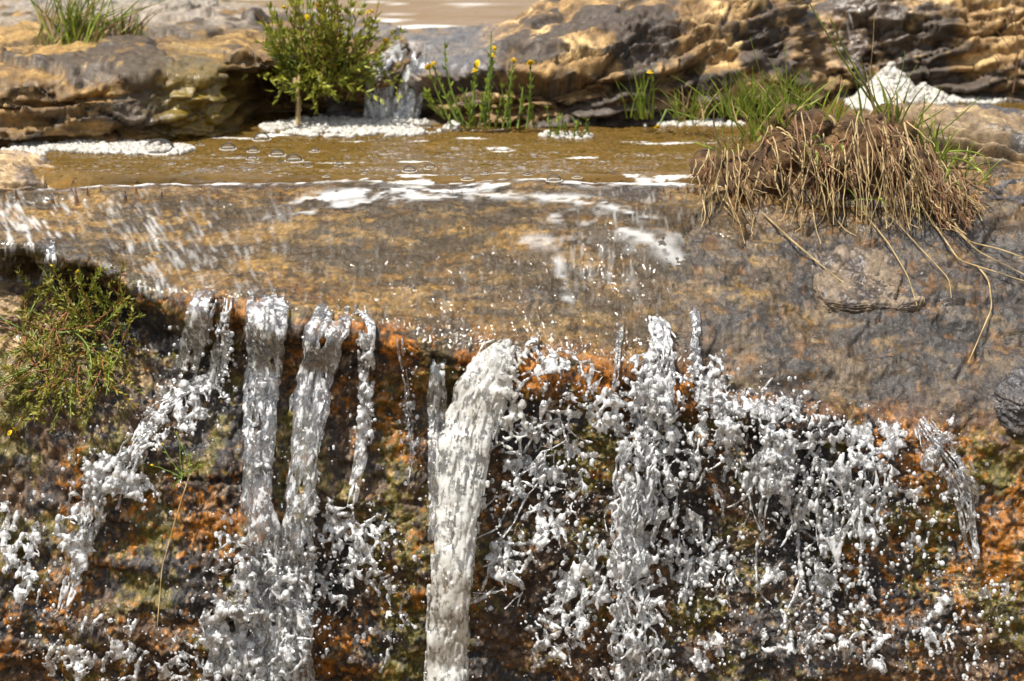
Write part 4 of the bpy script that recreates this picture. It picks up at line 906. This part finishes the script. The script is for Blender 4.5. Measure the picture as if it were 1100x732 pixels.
def blades(polys, widths):
    """grass blades: a folded strip that narrows to the tip"""
    V, F, base = [], [], 0
    for P, w in zip(polys, widths):
        P = np.asarray(P, float); n = len(P); T = np.gradient(P, axis=0); T /= np.maximum(np.linalg.norm(T, axis=1, keepdims=True), 1e-9)
        d = np.array([rng.normal(), rng.normal() * .5, rng.normal() * .2]); A = d - (T @ d)[:, None] * T; A /= np.maximum(np.linalg.norm(A, axis=1, keepdims=True), 1e-9); B = np.cross(T, A)
        f = np.linspace(0, 1, n); ww = (w * np.clip((1 - f) ** .7, .06, 1) * (.6 + .4 * np.sin(np.clip(f * 3, 0, 1.57))))[:, None]
        V.append(np.stack([P - A * ww, P + B * ww * .5, P + A * ww], 1).reshape(-1, 3)); i = np.arange(n * 3).reshape(n, 3) + base
        F.append(np.stack([i[:-1, :-1], i[:-1, 1:], i[1:, 1:], i[1:, :-1]], -1).reshape(-1, 4)); base += n * 3
    return np.concatenate(V), np.concatenate(F)
def leaves(pts, dirs, L, w):
    V, F = [], []
    for b_, (P, d) in enumerate(zip(pts, dirs)):
        d = d / (np.linalg.norm(d) + 1e-9); s = np.cross(d, rng.normal(size=3)); s /= np.linalg.norm(s) + 1e-9; n = np.cross(d, s); l = L * rng.uniform(.6, 1.3); ww = w * rng.uniform(.7, 1.3)
        V += [P, P + d * l * .35 + s * ww + n * ww * .4, P + d * l * .4, P + d * l * .35 - s * ww + n * ww * .4, P + d * l * .8 + s * ww * .5, P + d * l + n * -ww * .6, P + d * l * .8 - s * ww * .5]
        k = b_ * 7; F += [(k, k + 1, k + 2, k + 3), (k + 1, k + 4, k + 5, k + 2), (k + 2, k + 5, k + 6, k + 3)]
    return np.array(V), np.array(F)
def curve(A, B, bend, n=10, wig=0.0):
    A, B = np.array(A, float), np.array(B, float); f = np.linspace(0, 1, n)[:, None]
    C = (A + B) / 2 + np.array(bend, float); P = A * (1 - f) ** 2 + 2 * C * f * (1 - f) + B * f * f
    if wig: P += np.cumsum(rng.normal(0, wig, P.shape), 0) * f
    return P
def flower_mesh(r=.008):
    V, F = [], []
    for ringn, (cnt, rr, zz, wd) in enumerate(((9, 1.0, .15, .34), (7, .62, .5, .30))):
        for k in range(cnt):
            a = k * 2 * math.pi / cnt + ringn * .4; c_, s_ = math.cos(a), math.sin(a); b_ = len(V)
            for (t, w, z) in ((.1, .12, .15), (.55, wd, .25 + zz * .5), (1.0, wd * .6, zz)):
                for sg in (-1, 1): V.append((r * (c_ * t * rr - s_ * w * sg), r * (s_ * t * rr + c_ * w * sg), r * z))
            F += [(b_, b_ + 2, b_ + 3, b_ + 1), (b_ + 2, b_ + 4, b_ + 5, b_ + 3)]
    b_ = len(V); nd = 8
    for zz, rr in ((.0, .25), (.55, .42), (.85, .2)):
        for k in range(nd): V.append((r * rr * math.cos(k * 2 * math.pi / nd), r * rr * math.sin(k * 2 * math.pi / nd), r * zz))
    for q in range(2):
        for k in range(nd): F.append((b_ + q * nd + k, b_ + q * nd + (k + 1) % nd, b_ + (q + 1) * nd + (k + 1) % nd, b_ + (q + 1) * nd + k))
    return np.array(V), np.array(F)
fm = mesh_np('flower', *flower_mesh(), smooth=False); fm.materials.append(M_yel)
def flower(root, P, s=1.0, tilt=None):
    o = bpy.data.objects.new('flower', fm); COL.objects.link(o); o.parent = root; o.location = local(P, root)
    t = tilt or (rng.normal(.5, .4), rng.normal(0, .4), rng.uniform(0, 6)); o.rotation_euler = t; o.scale = (s, s, s)
def part(root, name, VF, mat, smooth=True):
    V, F = VF; return link(name, mesh_np(name, local(V, root), F, smooth), mat, root)

# the flowering plant at the foot of the outcrop
def leafy_stem(root, P, r, lmat, dens, L, w, smat=None, as_part=True):
    q = []; d = []
    T = np.gradient(P, axis=0)
    for _ in range(dens):
        i = rng.integers(1, len(P) - 1); q.append(P[i] + rng.normal(0, .0006, 3)); t = T[i] / (np.linalg.norm(T[i]) + 1e-9); s = rng.normal(size=3); s -= t * (s @ t); s /= np.linalg.norm(s)
        d.append(t * .9 + s * .7)
    return q, d
def herb(name, label, cat, base, stems, y, group=None, r=.0022, dens=16, L=.016, w=.0028, lmat=None, smat=None, fl=(), fs=1.0, jit=.03, placer=None, wig=.0008):
    pl = placer or (lambda px, py, o: at(px, py, y - o))
    root = empty(name, tuple(pl(base[0], base[1], 0))); tag(root, label, cat, group); Q, D = [], []
    for k, (bx, by, tx, ty, bend) in enumerate(stems):
        o0, o1 = rng.uniform(-jit, jit) * .4, rng.uniform(-jit, jit); A, B = pl(bx, by, .01 + o0), pl(tx, ty, .015 + o1)
        P = curve(A, B, (bend * np.linalg.norm(B - A), 0, abs(bend) * .4 * np.linalg.norm(B - A)), 11, wig)
        if k < 95: part(root, 'stem', tubes([P], [np.linspace(r, r * .5, len(P))]), smat[k % len(smat)] if isinstance(smat, list) else (smat or M_stem))
        q, d = leafy_stem(root, P, r, lmat, int(dens * rng.uniform(.6, 1.4)), L, w); Q += q; D += d
        if k in fl: flower(root, P[-1], fs)
    if Q: part(root, 'foliage', leaves(Q, D, L, w), lmat or M_leaf, False)
    return root
herb('flowering_plant', 'fleshy green plant with yellow flowers at the foot of the dark outcrop', 'plant', (515, 140),
     [(486, 136, 462, 72, -.08), (492, 132, 466, 68, -.05), (500, 138, 470, 92, -.05), (504, 138, 512, 70, .02), (508, 136, 510, 76, -.04), (520, 138, 530, 52, .03), (515, 136, 528, 60, .0), (540, 138, 551, 66, .02), (548, 138, 551, 76, -.03), (566, 138, 571, 68, .02), (498, 130, 476, 44, -.14), (520, 134, 526, 34, .06),
      (470, 122, 458, 96, -.1), (478, 128, 456, 104, -.1), (512, 138, 496, 96, -.06), (526, 138, 524, 84, .0), (532, 138, 540, 90, .04), (556, 138, 562, 92, .02), (574, 138, 570, 100, .0), (505, 140, 505, 104, 0), (522, 140, 515, 100, 0), (545, 140, 546, 100, 0)],
     .52, fl=(0, 1, 3, 4, 5, 6, 7, 9), fs=1.25, dens=20, r=.0026)
herb('water_plant', 'little pale green plants standing in the pool at the foot of the outcrop', 'plant', (612, 150), [(592 + 5 * k, 149, 588 + 5.6 * k + rng.normal(0, 4), 128 + rng.normal(0, 6), rng.normal(0, .1)) for k in range(9)], .46, dens=9, L=.012)
M_bush = plain_mat('bush_leaves', (.16, .20, .022), .45, .55, 40., .35, hue=(.27, .27, .035))
# green bush over the bank
st = []
for k in range(95):
    a = rng.uniform(-1, 1); st.append((345 + 32 * a + rng.normal(0, 8), 92 + rng.normal(0, 8), 346 + 72 * a + rng.normal(0, 12), 36 - 60 * rng.random() + 44 * a * a, rng.normal(0, .12)))
for k in range(50): st.append((345 + rng.normal(0, 32), 78, 345 + rng.normal(0, 44), 96 + rng.normal(0, 12), rng.normal(0, .25)))
bush = herb('flowering_bush', 'green bush with small yellow flowers growing on the bank above the dark hollow', 'bush', (345, 95), st, .60, dens=26, L=.020, w=.0036, r=.0018, smat=[M_stem, M_red, M_stem, M_root], jit=.09, fl=(3, 8, 14, 21, 33, 40, 52, 60, 71), lmat=M_bush)
part(bush, 'root', tubes([curve(at(316, 84, .56), at(320, 130, .55), (.01, -.01, 0), 12, .001), curve(at(322, 80, .56), at(321, 118, .55), (-.006, -.01, 0), 12, .001)], [.006, .004]), M_straw)
def tuft(label, px, py, y, n, h, spread, mats, group, w=.0022, lean=0.0, name='grass_tuft'):
    root = empty(name, tuple(at(px, py, y))); tag(root, label, 'grass', group)
    for k in range(n):
        bx = px + rng.normal(0, spread * .3); a = rng.normal(lean, .8); hh = h * rng.uniform(.45, 1.1); yy = y + rng.normal(0, .02)
        A = at(bx, py + rng.normal(0, 2), yy); B = at(bx + a * spread * .6, py - hh, yy - rng.uniform(-.02, .04))
        P = curve(A, B, (-a * .008, 0, .012), 9)
        part(root, 'blade', blades([P], [w * rng.uniform(.7, 1.3)]), mats[k % len(mats)], True)
    return root
GT = 'grass tufts along the banks'
tuft('long bladed grass tuft on the ochre bank at the top left', 75, 48, .70, 90, 74, 60, [M_grass, M_grass, M_leaf, M_straw], GT, .003, .3)
tuft('short tuft of green and brown grass beside the long bladed one on the bank', 130, 46, .72, 60, 40, 50, [M_leaf, M_straw, M_grass, M_root], GT, .0028)
tuft('sparse grass with one tall flower stem under the cracked outcrop', 690, 128, .50, 24, 56, 26, [M_grass, M_leaf], GT)
tuft('low grass tuft at the water right of the tall flower stem', 740, 130, .48, 44, 38, 36, [M_grass, M_leaf, M_straw], GT)
tuft('dense green tuft just left of the grass clump', 800, 126, .42, 60, 52, 44, [M_grass, M_leaf, M_grass], GT)
tuft('green grass behind the top of the clump', 850, 120, .40, 50, 46, 40, [M_grass, M_leaf], GT)
herb('yellow_flower', 'single yellow flower on a bent stem against the cracked outcrop', 'flower', (702, 112), [(702, 112, 696, 78, .12)], .52, fl=(0,), dens=4)
herb('fallen_stem', 'bent green stem with a yellow bud lying at the edge of the pool', 'flower', (735, 128), [(748, 128, 716, 118, -.1), (716, 118, 706, 138, 0)], .48, fl=(1,), dens=0, r=.003)

# ------------------------------------------------------------------ the clump on the right
CY = .03
croot = empty('grass_clump', tuple(at(900, 225, CY))); tag(croot, 'big clump of soil and roots with hanging dry straw on the right of the ledge', 'grass clump')
def mound_pts(px, py, y, rx, ry, rz, n):
    v = rng.normal(size=(n, 3)); v /= np.linalg.norm(v, axis=1, keepdims=True); v *= rng.random((n, 1)) ** .4
    return at(px, py, y) + v * np.array([rx, ry, rz])
mp_ = np.concatenate([mound_pts(900, 185, CY + .04, .135, .10, .105, 420), mound_pts(858, 160, CY + .03, .06, .06, .075, 160), mound_pts(815, 200, CY + .03, .10, .08, .055, 240), mound_pts(770, 190, CY + .03, .035, .05, .035, 60), mound_pts(985, 215, CY + .05, .10, .10, .075, 240), mound_pts(940, 160, CY + .04, .07, .07, .07, 160)])
gg_ = GL; GL = make_liquid_group(.006, 1); sm = liquid_mesh('soil', mp_, rng.uniform(.012, .030, len(mp_))); GL = gg_
nv = len(sm.vertices); co = np.empty(nv * 3, np.float32); sm.vertices.foreach_get('co', co); co = co.reshape(-1, 3); no = np.empty(nv * 3, np.float32); sm.vertices.foreach_get('normal', no); no = no.reshape(-1, 3)
co = co + no * (fbm(co, 45, 4, .65, seed=55) * .012)[:, None]
sc_ = np.zeros((nv, 3)); sc_[:] = (.085, .046, .019); sc_ = mixc(sc_, (.15, .088, .038), sst(0, .3, fbm(co, 30, 4, .6, seed=56))); sc_ = mixc(sc_, (.05, .03, .016), sst(.05, .3, fbm(co, 50, 3, .6, seed=57)))
sm.vertices.foreach_set('co', local(co, croot).ravel()); ca = sm.color_attributes.new('col', 'FLOAT_COLOR', 'POINT'); ca.data.foreach_set('color', np.concatenate([sc_, np.ones((nv, 1))], 1).astype(np.float32).ravel())
wa = sm.attributes.new('wet', 'FLOAT', 'POINT'); wa.data.foreach_set('value', np.zeros(nv, np.float32)); sm.update()
link('soil', sm, M_soil, croot)
TOPX = [750, 790, 830, 860, 900, 950, 975, 1010, 1045]; TOPY = [160, 152, 128, 118, 122, 116, 130, 165, 195]
def clump_strand(px, drop, dx, reach):
    ty = np.interp(px, TOPX, TOPY) + rng.uniform(0, 58); y0 = CY - .02
    A = at(px, ty, y0 - .05); n = 16; f = np.linspace(0, 1, n)[:, None]
    B = at(px + dx, ty + drop, y0 - .10 - reach)
    P = A * (1 - f) + B * f + np.array([0, -1, .25]) * np.sin(f * math.pi) * .035 * rng.uniform(.3, 1.2)
    P += np.cumsum(np.cumsum(rng.normal(0, .0006, P.shape), 0), 0) * .9 + np.cumsum(rng.normal(0, .0012, P.shape), 0)
    P[:, 2] = np.maximum(P[:, 2], np.interp(P[:, 1], [-.45, -.25, -.1, .0, .1], [-.27, -.115, -.045, -.01, 0]) + .006)
    return P
long_ = [([(792, 196), (815, 225), (850, 258), (890, 292), (925, 318), (945, 328)], .0042), ([(905, 175), (925, 225), (955, 262), (975, 296), (985, 328)], .0034), ([(960, 180), (985, 215), (1010, 250), (1030, 280), (1100, 302)], .004), ([(985, 200), (1010, 230), (1050, 270), (1110, 300)], .0036),
         ([(1000, 205), (1040, 260), (1075, 268), (1125, 286)], .0034), ([(935, 170), (950, 225), (990, 268), (1020, 300), (1022, 320)], .003), ([(1015, 250), (1040, 275), (1062, 300), (1066, 330), (1048, 372), (1040, 390)], .0036), ([(775, 180), (783, 215), (795, 240), (800, 262)], .003), ([(860, 190), (872, 215), (876, 245), (882, 262)], .0032)]
for pts, r in long_:
    E, t = resample([(x, y, 0, 0) for x, y in pts], 6); P = on_ledge(E[:, 0], E[:, 1], 0.012 + .04 * np.exp(-np.linspace(0, 4, len(E))))
    y_up = np.linspace(0, 1, len(E)); start = at(E[0, 0], E[0, 1], CY - .09); w = np.exp(-(y_up / .22) ** 2)[:, None]; P = P * (1 - w) + np.stack([at(x, y, CY - .09) for x, y in E[:, :2]]) * w
    part(croot, 'dry_straw', tubes([P], [np.linspace(r, r * .45, len(P)) * .62]), M_straw)
BUN = [(760, 60, -4), (772, 80, -6), (800, 70, 4), (826, 40, 0), (858, 50, 10), (880, 110, 8), (905, 90, -14), (925, 110, 14), (945, 130, 20), (960, 90, -10), (968, 120, 22), (985, 105, 22), (1000, 90, 12), (1020, 70, 14), (1034, 50, 8), (1005, 90, 34)]
rest = []
for k in range(250):
    bun = BUN[rng.integers(len(BUN))]; px = np.clip(bun[0] + rng.normal(0, 11), 748, 1050); d = bun[1] * rng.uniform(.2, 1.15); dx = bun[2] + rng.normal(0, 12)
    P = clump_strand(px, d, dx, rng.uniform(0, .03) + d * .0003)
    if k < 78: part(croot, 'dry_straw', tubes([P], [np.linspace(.0021, .0008, len(P)) * rng.uniform(.6, 1.3)]), [M_straw, M_straw, M_root][k % 3])
    else: rest.append((P, np.linspace(.0014, .0005, len(P)) * rng.uniform(.6, 1.3), k % 9))
for nm, mt, sel_ in (('straw_mass', M_straw, (0, 1, 2, 3, 4)), ('root_mass', M_root, (5, 6, 7)), ('red_root_mass', M_red, (8,))):
    q = [r_ for r_ in rest if r_[2] in sel_]; o = part(croot, nm, tubes([x[0] for x in q], [x[1] for x in q], 4), mt); o['kind'] = 'stuff'
for k in range(150):
    px = rng.choice([rng.uniform(760, 850), rng.uniform(820, 990), rng.uniform(985, 1050)]); ty = np.interp(px, TOPX, TOPY) + rng.uniform(-2, 16); y0 = CY + rng.uniform(-.06, .06); h = rng.uniform(12, 50)
    A = at(px, ty, y0); B = at(px + rng.normal(0, 20) + (10 if px > 985 else -4), ty - h, y0 - rng.uniform(-.02, .05))
    part(croot, 'green_blade', blades([curve(A, B, (rng.normal(0, .01), -.01, .012), 9)], [.0026 * rng.uniform(.7, 1.4)]), [M_grass, M_leaf, M_grass, M_straw][k % 4])
for k in range(14):
    px = rng.uniform(840, 1045); ty = rng.uniform(150, 225); A = at(px, ty, CY - .10); B = at(px + rng.normal(10, 20), ty + rng.uniform(-6, 30), CY - .14)
    part(croot, 'green_blade', blades([curve(A, B, (0, -.02, .03), 9)], [.0028]), M_grass)
for (bx, by, tx, ty, bd, mt, r) in [(945, 122, 870, 4, -.05, M_grass, .0026), (928, 118, 939, 16, .03, M_straw, .0012), (948, 120, 892, 20, -.07, M_grass, .0026), (940, 122, 925, 60, -.03, M_stem, .0012), (950, 125, 972, 55, .06, M_stem, .0012), (945, 120, 985, 70, .05, M_grass, .0012), (870, 118, 825, 62, -.05, M_grass, .0016), (835, 128, 806, 40, -.03, M_stem, .0014), (845, 120, 842, 50, .02, M_grass, .0014),
                                (1000, 150, 1052, 104, .1, M_grass, .0018), (1005, 165, 1062, 190, .22, M_grass, .0022), (1010, 170, 1040, 230, .3, M_leaf, .0022), (985, 128, 1010, 92, .1, M_grass, .0018)]:
    part(croot, 'tall_stem', tubes([curve(at(bx, by, CY), at(tx, ty, CY - .02), (bd * .3, 0, abs(bd) * .2), 14)], [np.linspace(r, r * .5, 14)]), mt)

# ------------------------------------------------------------------ plants on the left of the face
lp = lambda px, py, o: on_ledge(px, py, .03 + o)
st = []
for k in range(130):
    a = rng.uniform(0, 1); bx, by = 25 + 105 * rng.random(), 325 + 90 * rng.random(); ang = rng.normal(1.9 if by > 370 + rng.normal(0, 30) else -1.2, 1.1); ln = rng.uniform(26, 66)
    st.append((bx, by, min(156, bx + ln * math.cos(ang)), by + ln * math.sin(ang), rng.normal(0, .25)))
st += [(92, 350, 44, 287, -.15), (88, 345, 58, 282, -.1), (100, 352, 80, 293, .05), (60, 400, 10, 460, .15), (70, 400, 18, 466, .1), (95, 400, 90, 470, .15), (130, 370, 144, 322, .1)]
st = st[-7:] + st
herb('leafy_plant', 'sprawling green and russet plant with yellow buds under the left end of the ledge', 'plant', (90, 390), st, 0, dens=30, L=.012, w=.0019, r=.0018, smat=[M_stem, M_red, M_red, M_red, M_stem], fl=(0, 1, 2, 3, 4, 20, 41), fs=.75, jit=.04, placer=lp, wig=.0016, lmat=M_olive)
herb('green_sprig', 'small green sprig with yellow buds growing from the orange rock beside a dry stalk', 'plant', (196, 500), [(196, 512, 176, 478, -.1), (196, 512, 192, 474, 0), (198, 510, 205, 484, .1), (196, 514, 164, 500, .1), (198, 512, 216, 500, .1), (196, 510, 184, 526, .1), (200, 490, 186, 464, .1)], 0, dens=10, L=.009, w=.0015, r=.0012, placer=lp, fl=(0, 3), fs=.5, jit=.015)
sk_ = empty('dry_stalk', tuple(on_ledge(200, 515, .02))); tag(sk_, 'long thin dry stalk hanging down the rock below the green sprig', 'stalk')
E, t = resample([(203, 512, 0, 0), (188, 560, 0, 0), (174, 610, 0, 0), (169, 672, 0, 0)], 5); part(sk_, 'stalk', tubes([on_ledge(E[:, 0], E[:, 1], .03)], [np.linspace(.0016, .001, len(E))]), M_straw)
rs = empty('dry_twig', tuple(at(1085, 100, .85))); tag(rs, 'thin leafless twig standing before the rock at the top right', 'twig')
part(rs, 'stem', tubes([curve(at(1088, 100, .85), at(1090, 5, .85), (.02, 0, 0), 12, .001)], [.0016]), M_root)
for k in range(6): part(rs, 'twig', tubes([curve(at(1088, 80 - 12 * k, .85), at(1080 + rng.normal(5, 10), 58 - 12 * k, .84), (.003, 0, 0), 6, .0008)], [.001]), M_root)
